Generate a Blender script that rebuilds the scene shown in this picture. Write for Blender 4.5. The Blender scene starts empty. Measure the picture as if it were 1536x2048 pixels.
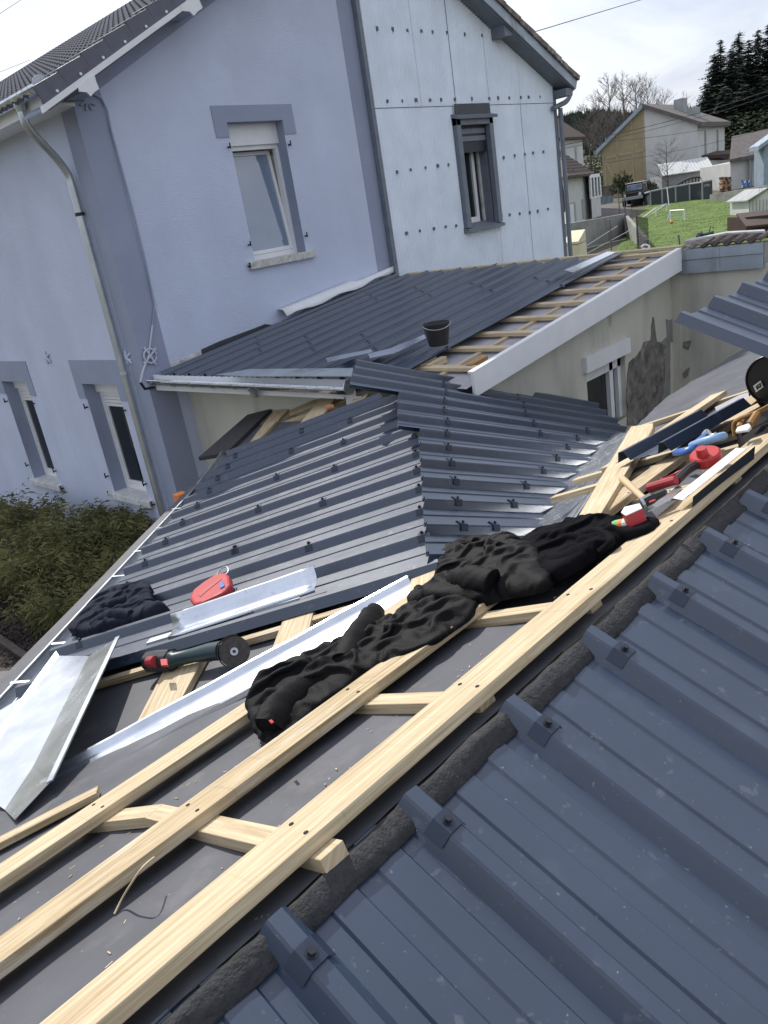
import bpy, bmesh, math, random
from math import sin, cos, pi, radians, hypot, exp, sqrt, atan2, floor
from mathutils import Vector as V, Matrix, noise
from mathutils.geometry import tessellate_polygon
random.seed(7)
sc = bpy.context.scene
C = sc.collection
# ------------------------------------------------------------------ camera
EYE = V((0, 0, 4.0))
CR = V((0.66934, -0.72623, -0.15678)); CD = V((-0.35856, -0.13094, -0.92428)); CF = V((0.65071, 0.67487, -0.34803))
FPX = 1555.0
cam = bpy.data.cameras.new('camera'); camo = bpy.data.objects.new('camera', cam); C.objects.link(camo)
cam.sensor_fit = 'VERTICAL'; cam.sensor_height = 24; cam.lens = FPX / 2048 * 24
cam.clip_start = .05; cam.clip_end = 3000
camo.matrix_world = Matrix(((CR.x, -CD.x, -CF.x, EYE.x), (CR.y, -CD.y, -CF.y, EYE.y), (CR.z, -CD.z, -CF.z, EYE.z), (0, 0, 0, 1)))
sc.camera = camo
sc.render.resolution_x = 768; sc.render.resolution_y = 1024
# ------------------------------------------------------------------ light
SUN_AZ, SUN_EL = 20, 43            # degrees from +Y towards +X, and above the horizon
w = bpy.data.worlds.new('World'); sc.world = w; w.use_nodes = True
nt = w.node_tree; nt.nodes.clear()
def N_(t, **k):
    n = nt.nodes.new(t)
    for a, b in k.items(): setattr(n, a, b)
    return n
sky = N_('ShaderNodeTexSky', sky_type='NISHITA', sun_disc=False)
sky.sun_elevation = radians(SUN_EL); sky.sun_rotation = radians(SUN_AZ); sky.altitude = 400; sky.air_density = 1.3; sky.dust_density = 2.6; sky.ozone_density = 1.6
tc = N_('ShaderNodeTexCoord'); mp = N_('ShaderNodeMapping'); mp.inputs['Scale'].default_value = (1.6, 1.6, 4.5)
ns = N_('ShaderNodeTexNoise'); ns.inputs['Scale'].default_value = 1.7; ns.inputs['Detail'].default_value = 7; ns.inputs['Roughness'].default_value = .58
rp = N_('ShaderNodeValToRGB'); rp.color_ramp.elements[0].position = .36; rp.color_ramp.elements[1].position = .60
rp.color_ramp.elements[0].color = (.62, .62, .62, 1); rp.color_ramp.elements[1].color = (.95, .95, .95, 1)
cl = N_('ShaderNodeMix', data_type='RGBA'); 
ns2 = N_('ShaderNodeTexNoise'); ns2.inputs['Scale'].default_value = 2.6; ns2.inputs['Detail'].default_value = 8; ns2.inputs['Roughness'].default_value = .6; ns2.inputs['Distortion'].default_value = .6
rp2 = N_('ShaderNodeValToRGB'); rp2.color_ramp.elements[0].position = .36; rp2.color_ramp.elements[1].position = .62; rp2.color_ramp.elements[0].color = (3.5, 3.75, 4.5, 1); rp2.color_ramp.elements[1].color = (5.0, 5.15, 5.6, 1)
nt.links.new(mp.outputs[0], ns2.inputs['Vector']); nt.links.new(ns2.outputs['Fac'], rp2.inputs['Fac']); nt.links.new(rp2.outputs['Color'], cl.inputs[7])
bg = N_('ShaderNodeBackground'); bg.inputs['Strength'].default_value = .135
wo = N_('ShaderNodeOutputWorld')
L = nt.links.new
L(tc.outputs['Generated'], mp.inputs['Vector']); L(mp.outputs[0], ns.inputs['Vector']); L(ns.outputs['Fac'], rp.inputs['Fac'])
L(rp.outputs['Color'], cl.inputs[0]); L(sky.outputs[0], cl.inputs[6]); L(cl.outputs[2], bg.inputs['Color']); L(bg.outputs[0], wo.inputs[0])
sl = bpy.data.lights.new('sun', 'SUN'); slo = bpy.data.objects.new('sun', sl); C.objects.link(slo)
sl.energy = 3.0; sl.angle = radians(.6); sl.color = (1, .955, .885)
sd = V((cos(radians(SUN_EL)) * sin(radians(SUN_AZ)), cos(radians(SUN_EL)) * cos(radians(SUN_AZ)), sin(radians(SUN_EL))))
slo.rotation_euler = sd.to_track_quat('Z', 'Y').to_euler(); slo.location = (0, 0, 30)
sc.view_settings.view_transform = 'Standard'; sc.view_settings.look = 'None'; sc.view_settings.exposure = 0.55; sc.view_settings.gamma = 1
sc.view_settings.use_curve_mapping = False
# ------------------------------------------------------------------ geometry helpers
def ray(px, py): return CR * ((px - 768) / FPX) + CD * ((py - 1024) / FPX) + CF
class Pl:
    """a plane of the place: point and normal"""
    def __init__(s, p, n): s.p = V(p); s.n = V(n).normalized(); s.n = s.n if s.n.z >= 0 else -s.n
    def up(s, h): return Pl(s.p + s.n * h, s.n)
    def z(s, x, y): return s.p.z - (s.n.x * (x - s.p.x) + s.n.y * (y - s.p.y)) / s.n.z
    def pt(s, x, y, h=0): return V((x, y, s.z(x, y))) + s.n * h
def at(px, py, pl): v = ray(px, py); return EYE + v * ((pl.p - EYE).dot(pl.n) / v.dot(pl.n))
def ZP(z): return Pl((0, 0, z), (0, 0, 1))
class Vp(Pl):
    def __init__(s, p, n): s.p = V(p); s.n = V(n).normalized()
def XP(x): return Vp((x, 0, 0), (1, 0, 0))
def YP(y): return Vp((0, y, 0), (0, 1, 0))
def dep(px, py, d): return EYE + ray(px, py) * d
MATS = {}
class MB:
    """collects faces; build() links them as one mesh object"""
    def __init__(s): s.v = []; s.f = []; s.uv = []
    def face(s, pts, uv=None):
        i = len(s.v); s.v += [V(p) for p in pts]; s.f.append(tuple(range(i, i + len(pts)))); s.uv.append(uv or [(0, 0)] * len(pts)); return s
    def grid(s, rows, close=False):
        i = len(s.v); n = len(rows[0])
        for r in rows: s.v += [V(p) for p in r]
        for a in range(len(rows) - 1):
            for b in range(n if close else n - 1):
                c = (b + 1) % n
                s.f.append((i + a * n + b, i + a * n + c, i + (a + 1) * n + c, i + (a + 1) * n + b)); s.uv.append([(0, 0)] * 4)
        return s
    def hexa(s, b, t, ul=None):
        """b,t: matching bottom and top loops"""
        n = len(b); i = len(s.v); s.v += [V(p) for p in b] + [V(p) for p in t]
        e = max(range(n), key=lambda k: (V(t[(k + 1) % n]) - V(t[k])).length)
        o = V(t[e]); ax = (V(t[(e + 1) % n]) - o).normalized(); nn = (V(t[1]) - V(t[0])).cross(V(t[-1]) - V(t[0])); nn = nn.normalized() if nn.length > 1e-9 else V((0, 0, 1)); ay = nn.cross(ax)
        r1, r2 = random.random() * 9, random.random() * 9
        def U(p): q = V(p) - o; return (q.dot(ax) + r1, q.dot(ay) + q.dot(nn) + r2)
        s.f.append(tuple(i + n + k for k in range(n))); s.uv.append([U(p) for p in t])
        s.f.append(tuple(i + k for k in reversed(range(n)))); s.uv.append([U(b[k]) for k in reversed(range(n))])
        for k in range(n):
            j = (k + 1) % n
            s.f.append((i + k, i + j, i + n + j, i + n + k)); s.uv.append([U(b[k]), U(b[j]), U(t[j]), U(t[k])])
        return s
    def prism(s, pts, ext):
        ext = V(ext); return s.hexa([V(p) + ext for p in pts], pts)
    def box(s, a, b):
        x0, y0, z0 = a; x1, y1, z1 = b
        return s.hexa([(x0, y0, z0), (x1, y0, z0), (x1, y1, z0), (x0, y1, z0)], [(x0, y0, z1), (x1, y0, z1), (x1, y1, z1), (x0, y1, z1)])
    def bar(s, p, q, wd, th, n):
        """board from p to q: wd across, th along n (p,q on its underside centre line)"""
        p, q, n = V(p), V(q), V(n).normalized(); d = (q - p).normalized(); c = n.cross(d).normalized() * wd / 2; n = d.cross(c).normalized(); n = n if n.z >= 0 else -n; h = n * th
        return s.hexa([p - c, q - c, q + c, p + c], [p - c + h, q - c + h, q + c + h, p + c + h])
    def tube(s, pts, r, n=8, cap=True, flat=1):
        pts = [V(p) for p in pts]; rows = []; prev = None
        for k, p in enumerate(pts):
            d = (pts[min(k + 1, len(pts) - 1)] - pts[max(k - 1, 0)]).normalized()
            if prev is None: a = d.orthogonal().normalized()
            else: a = (prev - d * prev.dot(d)).normalized()
            prev = a; b = d.cross(a); rr = r[k] if isinstance(r, (list, tuple)) else r
            rows.append([p + a * (rr * cos(2 * pi * j / n)) + b * (rr * flat * sin(2 * pi * j / n)) for j in range(n)])
        s.grid(rows, True)
        if cap: s.face(list(reversed(rows[0]))); s.face(rows[-1])
        return s
    def poly_hole(s, outer, holes):
        """flat polygon with holes"""
        al = [V(p) for p in outer]; 
        for h in holes: al += [V(p) for p in h]
        i = len(s.v); s.v += al
        for t in tessellate_polygon([[V(p) for p in outer]] + [[V(p) for p in h] for h in holes]):
            s.f.append(tuple(i + k for k in t)); s.uv.append([(0, 0)] * 3)
        return s
    def build(s, name, mat, parent=None, smooth=False, solid=0, bevel=0, weld=False):
        me = bpy.data.meshes.new(name)
        off = parent_loc(parent)
        me.from_pydata([tuple(p - off) for p in s.v], [], s.f)
        uvl = me.uv_layers.new(name='UVMap'); k = 0
        for f in s.uv:
            for c in f: uvl.data[k].uv = c; k += 1
        me.materials.append(MATS[mat] if isinstance(mat, str) else mat)
        if smooth: me.shade_smooth()
        o = bpy.data.objects.new(name, me); C.objects.link(o)
        if parent: o.parent = parent
        if weld: md = o.modifiers.new('weld', 'WELD'); md.merge_threshold = .0005
        if solid: md = o.modifiers.new('solid', 'SOLIDIFY'); md.thickness = solid; md.offset = -1
        if bevel: md = o.modifiers.new('bevel', 'BEVEL'); md.width = bevel; md.segments = 2; md.limit_method = 'ANGLE'
        return o
def parent_loc(p):
    o = V((0, 0, 0))
    while p is not None: o += p.location; p = p.parent
    return o
def tag(o, label, cat, group=None):
    o['label'] = label; o['category'] = cat
    if group: o['group'] = group
    return o
def struct(o): o['kind'] = 'structure'; return o
def thing(name, label, cat, loc=(0, 0, 0), group=None):
    o = bpy.data.objects.new(name, None); C.objects.link(o); o.location = V(loc); o.empty_display_size = .1
    return tag(o, label, cat, group)
def inst(me, name, parent, M):
    o = bpy.data.objects.new(name, me); C.objects.link(o)
    if parent: o.parent = parent
    o.matrix_local = Matrix.Translation(-parent_loc(parent)) @ M
    return o
def frame(p, x, y, z): return Matrix(((x.x, y.x, z.x, p.x), (x.y, y.y, z.y, p.y), (x.z, y.z, z.z, p.z), (0, 0, 0, 1)))
def slab(name, pxs, pl, th, mat, parent=None, bevel=0):
    """plate whose top outline lies on plane pl, th thick below it"""
    pts = [at(x, y, pl) for x, y in pxs]
    return MB().prism(pts, -pl.n * th).build(name, mat, parent, bevel=bevel)
def cen(pts):
    s = V((0, 0, 0))
    for p in pts: s += V(p)
    return s / len(pts)
# ------------------------------------------------------------------ materials
def pmat(name, col, rough=.6, metal=0, var=.12, vs=6, bump=0, bs=40, coord='Object', spec=.5, col2=None, stretch=(1, 1, 1), detail=6, coat=0, rvar=0, lo=.3, hi=.7):
    m = bpy.data.materials.new(name); m.use_nodes = True; t = m.node_tree; b = t.nodes['Principled BSDF']; K = t.links.new
    b.inputs['Roughness'].default_value = rough; b.inputs['Metallic'].default_value = metal; b.inputs['Specular IOR Level'].default_value = spec
    if coat: b.inputs['Coat Weight'].default_value = coat; b.inputs['Coat Roughness'].default_value = .12
    c = t.nodes.new('ShaderNodeTexCoord'); mpn = t.nodes.new('ShaderNodeMapping'); mpn.inputs['Scale'].default_value = stretch
    K(c.outputs[coord], mpn.inputs['Vector'])
    n = t.nodes.new('ShaderNodeTexNoise'); n.inputs['Scale'].default_value = vs; n.inputs['Detail'].default_value = detail; K(mpn.outputs[0], n.inputs['Vector'])
    mx = t.nodes.new('ShaderNodeMix'); mx.data_type = 'RGBA'
    r = t.nodes.new('ShaderNodeMapRange'); r.inputs[1].default_value = lo; r.inputs[2].default_value = hi; K(n.outputs['Fac'], r.inputs[0]); K(r.outputs[0], mx.inputs[0])
    c1 = [max(0, x * (1 - var)) for x in col]; c2 = col2 or [min(1, x * (1 + var)) for x in col]
    mx.inputs[6].default_value = (*c1, 1); mx.inputs[7].default_value = (*c2, 1); K(mx.outputs[2], b.inputs['Base Color'])
    if rvar:
        r2 = t.nodes.new('ShaderNodeMapRange'); r2.inputs[3].default_value = max(0.02, rough - rvar); r2.inputs[4].default_value = rough + rvar; K(n.outputs['Fac'], r2.inputs[0]); K(r2.outputs[0], b.inputs['Roughness'])
    if bump:
        n2 = t.nodes.new('ShaderNodeTexNoise'); n2.inputs['Scale'].default_value = bs; n2.inputs['Detail'].default_value = 5; K(mpn.outputs[0], n2.inputs['Vector'])
        bp = t.nodes.new('ShaderNodeBump'); bp.inputs['Strength'].default_value = bump; bp.inputs['Distance'].default_value = .01; K(n2.outputs['Fac'], bp.inputs['Height']); K(bp.outputs[0], b.inputs['Normal'])
    MATS[name] = m; return m
def over(name, col, scale, lo, hi, rough=None, stretch=(1, 1, 1), detail=8, amount=1, coord='Object', off=(0, 0, 0)):
    """adds a layer of dust, stains or wear over a material's colour"""
    m = MATS[name]; t = m.node_tree; b = t.nodes['Principled BSDF']; K = t.links.new
    c = t.nodes.new('ShaderNodeTexCoord'); mpn = t.nodes.new('ShaderNodeMapping'); mpn.inputs['Scale'].default_value = stretch; mpn.inputs['Location'].default_value = off; K(c.outputs[coord], mpn.inputs['Vector'])
    n = t.nodes.new('ShaderNodeTexNoise'); n.inputs['Scale'].default_value = scale; n.inputs['Detail'].default_value = detail; n.inputs['Roughness'].default_value = .62; K(mpn.outputs[0], n.inputs['Vector'])
    r = t.nodes.new('ShaderNodeMapRange'); r.inputs[1].default_value = lo; r.inputs[2].default_value = hi; r.inputs[4].default_value = amount; K(n.outputs['Fac'], r.inputs[0])
    mx = t.nodes.new('ShaderNodeMix'); mx.data_type = 'RGBA'; src = b.inputs['Base Color'].links[0].from_socket
    K(r.outputs[0], mx.inputs[0]); K(src, mx.inputs[6]); mx.inputs[7].default_value = (*col, 1); K(mx.outputs[2], b.inputs['Base Color'])
    if rough is not None:
        m2 = t.nodes.new('ShaderNodeMix'); K(r.outputs[0], m2.inputs[0]); s0 = b.inputs['Roughness']
        if s0.links: K(s0.links[0].from_socket, m2.inputs[2])
        else: m2.inputs[2].default_value = s0.default_value
        m2.inputs[3].default_value = rough; K(m2.outputs[0], s0)
    return m
SHEET = (.020, .037, .072)
pmat('sheet', SHEET, .37, 0, .10, 3, .03, 30, spec=1.0, rvar=.07)
over('sheet', (.075, .10, .145), 7, .56, .82, .55, (1, 1, 1), 9, .38); over('sheet', (.16, .175, .20), 22, .645, .70, .6, (1, 1, 1), 3, .28); over('sheet', (.30, .30, .30), 90, .70, .76, .7, (1, 1, 1), 2, .5)
pmat('sheet_dark', (.020, .024, .032), .5, 0, .1, 3)
pmat('clip', (.020, .031, .055), .35, 0, .1, 10)
pmat('bolt', (.05, .055, .065), .25, .6, .1, 10)
def wood(name, col, col2, seed=0, knots=True):
    m = pmat(name, col, .62, 0, .1, 3.2, .25, 9, 'UV', .3, col2, (1.2, 26, 1), 8, lo=.32, hi=.68)
    over(name, tuple(x * y for x, y in zip(col, (.66, .58, .48))), 2.2, .54, .72, None, (1, 9, 1), 6, .65, 'UV', (seed, 3, 0)); over(name, tuple(x * .55 for x in col), 1.6, .60, .72, None, (22, 1.2, 1), 3, .22, 'UV', (seed, 9, 0)); over(name, (.20, .19, .18), 7, .64, .76, None, (1, 2, 1), 9, .5, 'UV', (seed, 5, 0))
    if knots: over(name, tuple(x * y for x, y in zip(col, (.45, .36, .28))), 5, .735, .77, None, (1, 2.4, 1), 2, .75, 'UV', (seed + 5, 1, 0))
    return m
wood('pine', (.45, .345, .205), (.63, .525, .355)); wood('pine_rough', (.345, .25, .135), (.57, .46, .29), 11)
over('pine_rough', (.62, .58, .50), 4, .52, .66, None, (1, 7, 1), 8, .55, 'UV')
wood('pine_pale', (.51, .395, .24), (.66, .55, .38), 23)
pmat('underlay', (.070, .074, .088), .62, 0, .22, 5, .10, 14, spec=.45); over('underlay', (.19, .18, .18), 4.5, .55, .74, .75, (1, 1, 1), 9, .55); over('underlay', (.35, .34, .33), 60, .72, .76, .8, (1, 1, 1), 2, .6)
pmat('underlay_light', (.36, .35, .38), .8, 0, .15, 8, .2, 20)
pmat('felt', (.040, .040, .043), .95, 0, .3, 60, .6, 160)
pmat('galva', (.70, .74, .80), .24, .95, .12, 7, .03, 9, rvar=.08); over('galva', (.40, .42, .44), 14, .60, .72, .5, (1, 1, 1), 8, .6)
pmat('galva_old', (.42, .45, .48), .42, .75, .2, 6, .06, 14, rvar=.1); over('galva_old', (.30, .27, .22), 6, .58, .72, .7, (1, 1, 1), 9, .7)
pmat('zinc', (.36, .41, .46), .5, .5, .18, 3, .03, 10); over('zinc', (.16, .16, .15), 3, .55, .70, .7, (1, 1, .25), 9, .75)
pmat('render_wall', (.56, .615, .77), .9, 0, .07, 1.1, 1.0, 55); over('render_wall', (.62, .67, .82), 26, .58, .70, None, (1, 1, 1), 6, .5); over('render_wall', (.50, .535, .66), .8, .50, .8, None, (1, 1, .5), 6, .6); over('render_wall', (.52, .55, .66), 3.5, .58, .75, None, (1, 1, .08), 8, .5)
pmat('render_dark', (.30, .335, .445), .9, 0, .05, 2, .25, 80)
pmat('clad', (.80, .865, .95), .45, .05, .06, 2.2, .02, 30); over('clad', (.66, .73, .83), 3, .5, .8, .55, (1, 1, .3), 8, .5)
pmat('clad_edge', (.10, .11, .12), .6, 0, .1, 8)
pmat('cream', (.56, .545, .47), .92, 0, .08, 1.5, .3, 60)
over('cream', (.30, .295, .27), 1.6, .52, .76, None, (1, 1, .22), 9, .85); over('cream', (.14, .135, .13), 1.1, .60, .72, None, (1, 1, .6), 10, .9)
pmat('mortar', (.17, .155, .145), .97, 0, .45, 9, .9, 28); over('mortar', (.33, .31, .28), 5, .56, .66, None, (1, 1, 1), 9, .8)
pmat('cement', (.25, .245, .235), .95, 0, .15, 6, .4, 50)
pmat('white', (.78, .79, .80), .4, 0, .04, 5); pmat('white_old', (.62, .63, .62), .6, 0, .15, 9, .1, 40); over('white_old', (.35, .34, .31), 7, .56, .7, None, (1, 1, 1), 9, .7)
pmat('sill', (.56, .55, .52), .9, 0, .2, 14, .5, 60); over('sill', (.25, .245, .22), 11, .54, .66, None, (1, 1, 1), 9, .8)
pmat('black_metal', (.015, .015, .017), .5, 0, .1, 9); pmat('black_plastic', (.018, .018, .02), .38, 0, .15, 9, .05, 60)
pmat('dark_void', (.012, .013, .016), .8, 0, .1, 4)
pmat('tile', (.085, .090, .115), .9, 0, .22, 22, .1, 60, spec=.15); pmat('tile_verge', (.105, .108, .14), .5, 0, .1, 10, .1, 60)
pmat('roof_old', (.20, .165, .15), .9, 0, .4, 6, .5, 30); over('roof_old', (.35, .36, .38), 8, .5, .65, None, (1, 1, 1), 9, .8)
pmat('grey_paint', (.165, .19, .23), .55, 0, .12, 8, .05, 30)
pmat('steel_pipe', (.50, .53, .55), .33, .8, .12, 4, .02, 20)
def glass(name, col, r=.04):
    m = pmat(name, col, r, 0, .1, 2, spec=1.0); m.node_tree.nodes['Principled BSDF'].inputs['IOR'].default_value = 1.7; return m
glass('pane', (.012, .015, .02)); MATS['pane'].node_tree.nodes['Principled BSDF'].inputs['IOR'].default_value = 1.4; glass('pane_sky_tint', (.20, .26, .36), .03)  # second glass: sky reflection is put into its pale blue base colour
pmat('fabric_black', (.0042, .0040, .0050), .62, 0, .3, 14, .3, 240, spec=.14); over('fabric_black', (.022, .021, .021), 16, .66, .80, .8, (1, 1, 1), 8, .35)
pmat('fleece', (.006, .006, .008), .95, 0, .25, 30, .5, 500, spec=.1)
pmat('fabric_navy', (.018, .022, .037), .95, 0, .25, 20, .5, 400, spec=.2)
for nm, c_, r_ in (('red', (.42, .025, .03), .4), ('red_dull', (.33, .022, .03), .5), ('blue_handle', (.05, .13, .38), .4), ('blue_pale', (.25, .40, .62), .35), ('teal', (.010, .035, .042), .4), ('orange', (.75, .22, .05), .5), ('green', (.10, .45, .16), .5), ('paper', (.72, .72, .70), .6), ('copper', (.50, .22, .12), .45), ('steel', (.45, .46, .48), .3)):
    pmat(nm, c_, r_, .8 if nm in ('steel',) else 0, .1, 20)
wood('handle', (.55, .38, .22), (.66, .50, .32), 40, False)
pmat('disc', (.06, .055, .05), .75, 0, .3, 60, .2, 200)
pmat('ochre', (.36, .20, .07), .7, 0, .25, 10, .2, 30)
pmat('earth', (.10, .085, .06), .95, 0, .4, 3, .6, 30); over('earth', (.07, .10, .035), .9, .45, .65, None, (1, 1, 1), 9, .8)
pmat('mulch', (.045, .034, .03), .95, 0, .5, 25, 1, 60)
pmat('lawn', (.07, .135, .016), .95, 0, .35, 1.1, .5, 30, col2=(.125, .195, .028)); over('lawn', (.10, .12, .035), .6, .52, .75, None, (1, 1, 1), 9, .6)
pmat('asphalt', (.13, .12, .115), .95, 0, .2, 2, .4, 20)
pmat('paver', (.20, .185, .185), .9, 0, .18, 5, .4, 50); pmat('kerb', (.085, .07, .06), .95, 0, .25, 8, .5, 50)
pmat('concrete', (.27, .27, .25), .95, 0, .2, 1.5, .4, 20); over('concrete', (.12, .12, .115), 1.1, .5, .7, None, (1, 1, .6), 9, .8)
pmat('bg_white', (.58, .58, .56), .9, 0, .08, 1, .1, 10); pmat('bg_beige', (.34, .28, .17), .9, 0, .1, 1.2, .1, 10); pmat('bg_beam', (.38, .325, .21), .9, 0, .1, 3)
pmat('bg_roof', (.115, .082, .07), .9, 0, .2, 3, .2, 8); pmat('bg_roof_grey', (.13, .115, .11), .9, 0, .25, 3); pmat('bg_blue', (.30, .37, .44), .7, 0, .1, 2)
pmat('bg_grey', (.34, .36, .36), .8, 0, .12, 2); pmat('pool', (.060, .066, .078), .6, 0, .1, 2); pmat('brown', (.05, .026, .022), .7, 0, .2, 5)
pmat('car', (.012, .013, .016), .25, 0, .1, 5); pmat('rubber', (.012, .012, .012), .9, 0, .1, 5)
pmat('leaf', (.13, .15, .055), .75, 0, .5, 2.2, spec=.3, col2=(.42, .40, .18)); pmat('conifer', (.032, .048, .038), .9, 0, .5, .5, col2=(.066, .092, .064)); pmat('bark', (.07, .058, .05), .95, 0, .25, 4)
pmat('twig', (.15, .125, .115), .95, 0, .25, 2); pmat('hedge', (.045, .062, .026), .95, 0, .4, 2)
pmat('hill_wood', (.030, .045, .026), 1, 0, .5, .02, col2=(.085, .115, .05)); pmat('utility', (.60, .58, .40), .7, 0, .1, 3)
pmat('wire', (.06, .06, .065), .8, 0, .1, 1); pmat('cable', (.50, .52, .60), .7, 0, .08, 4); pmat('net', (.02, .025, .022), .9, 0, .2, 3)
pmat('log', (.34, .21, .12), .9, 0, .4, 6)
# ================================================================== planes of the roofs
PA, DA, UA = V((4.27603, 5.94332, 2.25402)), V((-0.50397, .82921, -.24171)), V((-.85058, -.5251, -.02792)); WA = .333
PB, DB, UB = V((4.30604, 4.65367, 3.01678)), V((.91844, -.16287, -.36047)), V((-.266, -.92878, -.25808)); WB = .26539
PN, DN, UN = V((.13512, .525, 2.86063)), V((.01367, .92371, .38285)), V((.99991, -.01269, -.00509)); WN = .333
def nrm(d, u): n = d.cross(u).normalized(); return n if n.z > 0 else -n
NA, NB, NN = nrm(DA, UA), nrm(DB, UB), nrm(DN, UN)
A, B, NP = Pl(PA, NA), Pl(PB, NB), Pl(PN, NN)
A2 = A.up(-.085)                                   # underlay below the sheets of the wing
U = Pl((0, .93, 2.97), (0, sin(radians(20.5)), cos(radians(20.5))))   # underlay of the near roof's far slope
LN = Pl((5.41, 9.117, 2.68), (-.48, 0, 4.49))      # lean-to roof against the gable
X0, G = 5.04, 9.117                                # left wall and gable of the house
def lerp_tab(tab, x):
    if x <= tab[0][0]: return tab[0][1]
    for (a, b), (c, d) in zip(tab, tab[1:]):
        if x <= c: return b + (d - b) * (x - a) / (c - a)
    return tab[-1][1]
# fastener clip, in a frame of (rib, across, normal)
def clip_mesh():
    m = MB(); h = .002; ww = .021
    prof = [(-.036, -.024), (-.033, -.020), (-.0165, .002), (.0165, .002), (.033, -.020), (.036, -.024)]
    m.grid([[(x, a, b + h) for a, b in prof] for x in (-ww, ww)]); m.grid([[(x, a, b + h + .0025) for a, b in prof] for x in (ww, -ww)])
    for x in (-ww, ww): m.grid([[(x, a, b + h) for a, b in prof], [(x, a, b + h + .0025) for a, b in prof]])
    return m
CLIP = clip_mesh().build('fastener_clip', 'clip'); CLIP_ME = CLIP.data; bpy.data.objects.remove(CLIP)
b_ = MB(); b_.tube([(0, 0, .004), (0, 0, .008)], .011, 10); b_.tube([(0, 0, .008), (0, 0, .017)], .0075, 6); BOLT_ME = b_.build('bolt', 'bolt').data
bpy.data.objects.remove(bpy.data.objects['bolt'])
def add_clip(parent, P, d, u, n, w_, k, t, sc_=1):
    M = frame(P + u * (k * w_ - .014) + d * t, d, u, n) @ Matrix.Scale(sc_, 4)
    c = inst(CLIP_ME, 'fastener_clip', parent, M)
    b = bpy.data.objects.new('bolt', BOLT_ME); C.objects.link(b); b.parent = c
def ribbed(name, label, P, d, u, n, w_, ka, kb, t0, t1, clips=(), group=None, h=.04, lift=0, e0=0, e1=0, seg=10, mat='sheet', cat='roof sheet', rb=.043, rt=.0145, stiff=True):
    """ribbed steel sheet: ribs at u = k*w_, crest plane through P; runs from t0(k) to t1(k)"""
    prof = []
    for k in range(ka, kb + 1):
        c = k * w_ - .014
        rib = [(c - rb, 0), (c - rt - .005, h - .0055), (c - rt, h), (c + rt, h), (c + rt + .005, h - .0055), (c + rb, 0)]
        if k == ka: rib = [(c - rt - e0, h - e0 * 1.1)] + rib[2:] if e0 else rib[1:]
        if k == kb: rib = rib[:4] + ([(c + rt + e1, h - e1 * 1.3)] if e1 else [])
        prof += rib
        if k < kb and stiff:
            for q in (.34, .67):
                m_ = c + q * w_; hw = .085 * w_; prof += [(m_ - hw - .005, 0), (m_ - hw, .0055), (m_ + hw, .0055), (m_ + hw + .005, 0)]
    rows = []; r0 = random.random() * 50
    for i in range(seg + 1):
        f = i / seg; row = []
        for a, b in prof:
            kk = a / w_; t = t0(kk) + (t1(kk) - t0(kk)) * f
            wob = noise.noise(V((a * 1.7, t * 1.3, r0))) * .0022
            row.append(P + u * a + d * t + n * (b - h + lift + wob))
        rows.append(row)
    cx = cen([rows[0][0], rows[-1][-1]]); root = thing(name, label, cat, (cx.x, cx.y, cx.z), group)
    MB().grid(rows).build('profiled_sheet', mat, root, solid=.0015)
    for k, t in clips: add_clip(root, P, d, u, n, w_, k, t)
    return root
def kt(px, py, P, d, u, pl, w_): q = at(px, py, pl) - P; return q.dot(u) / w_, q.dot(d)
# ---- near roof, sheets sloping towards the viewer
for i, (a, b, lb) in enumerate(((-1, 2, 'anthracite ribbed roof sheet filling the bottom centre foreground'), (2, 5, 'anthracite ribbed roof sheet at right foreground, middle of the near slope'), (5, 9, 'anthracite ribbed roof sheet at right edge of the near slope below the long batten'))):
    cl_ = [(k, .30) for k in range(max(a, 0), b + (1 if i == 2 else 0))]
    ribbed('roof_sheet', lb, PN, DN, UN, NN, WN, a, b, lambda k: -4.2, lambda k: .392 + .006 * sin(k * 5), cl_, 'sheets of the near slope', lift=.0022 * i, seg=30)
# ---- wing, left slope
rA = [(-.3, -1.2), (1.18, -1.52), (4.81, -1.82), (6.0, -2.0)]
rA2 = [(5.9, -1.96), (8.14, -2.09), (10.47, -2.23), (12.2, -2.38)]
eA = [(0, .39), (3.1, .26), (6.1, .11), (9.2, -.05), (12.2, -.15)]
clA = []
for x, y in [(970, 218), (690, 283), (928, 345), (628, 403), (878, 495), (545, 548), (815, 683), (445, 725), (740, 930), (315, 960), (320, 420), (265, 490), (218, 550), (160, 630), (90, 715), (12, 805), (1345, 402), (1350, 495), (1365, 597), (1372, 715), (1382, 868)]:
    clA.append(kt(360 + x / 2.844, 760 + y / 2.844, PA, DA, UA, A, WA))
for x, y in [(660, 225), (562, 330), (455, 465), (1053, 272), (1480, 245), (875, 577), (180, 797)]:
    clA.append(kt(100 + x / 2.844, 1000 + y / 2.844, PA, DA, UA, A, WA))
clA = [(round(k), t) for k, t in clA]
for i, (a, b) in enumerate(((0, 3), (3, 6), (6, 9), (9, 12))):
    lb = ('farthest anthracite sheet of the left wing slope, beside the open planks', 'second anthracite sheet of the left wing slope, ending under the overlapping right slope', 'third anthracite sheet of the left wing slope, above the red case', 'nearest anthracite sheet of the left wing slope, under the red case and navy jumper')[i]
    ribbed('roof_sheet', lb, PA, DA, UA, NA, WA, a, b, (lambda k: lerp_tab(eA, k)), (lambda k, i=i: lerp_tab(rA if i < 2 else rA2, k)), [(k, t) for k, t in clA if a <= k < b or (k == b == 12)], 'sheets of the left wing slope', lift=.002 * i, e1=.03 if i == 3 else 0)
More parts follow.
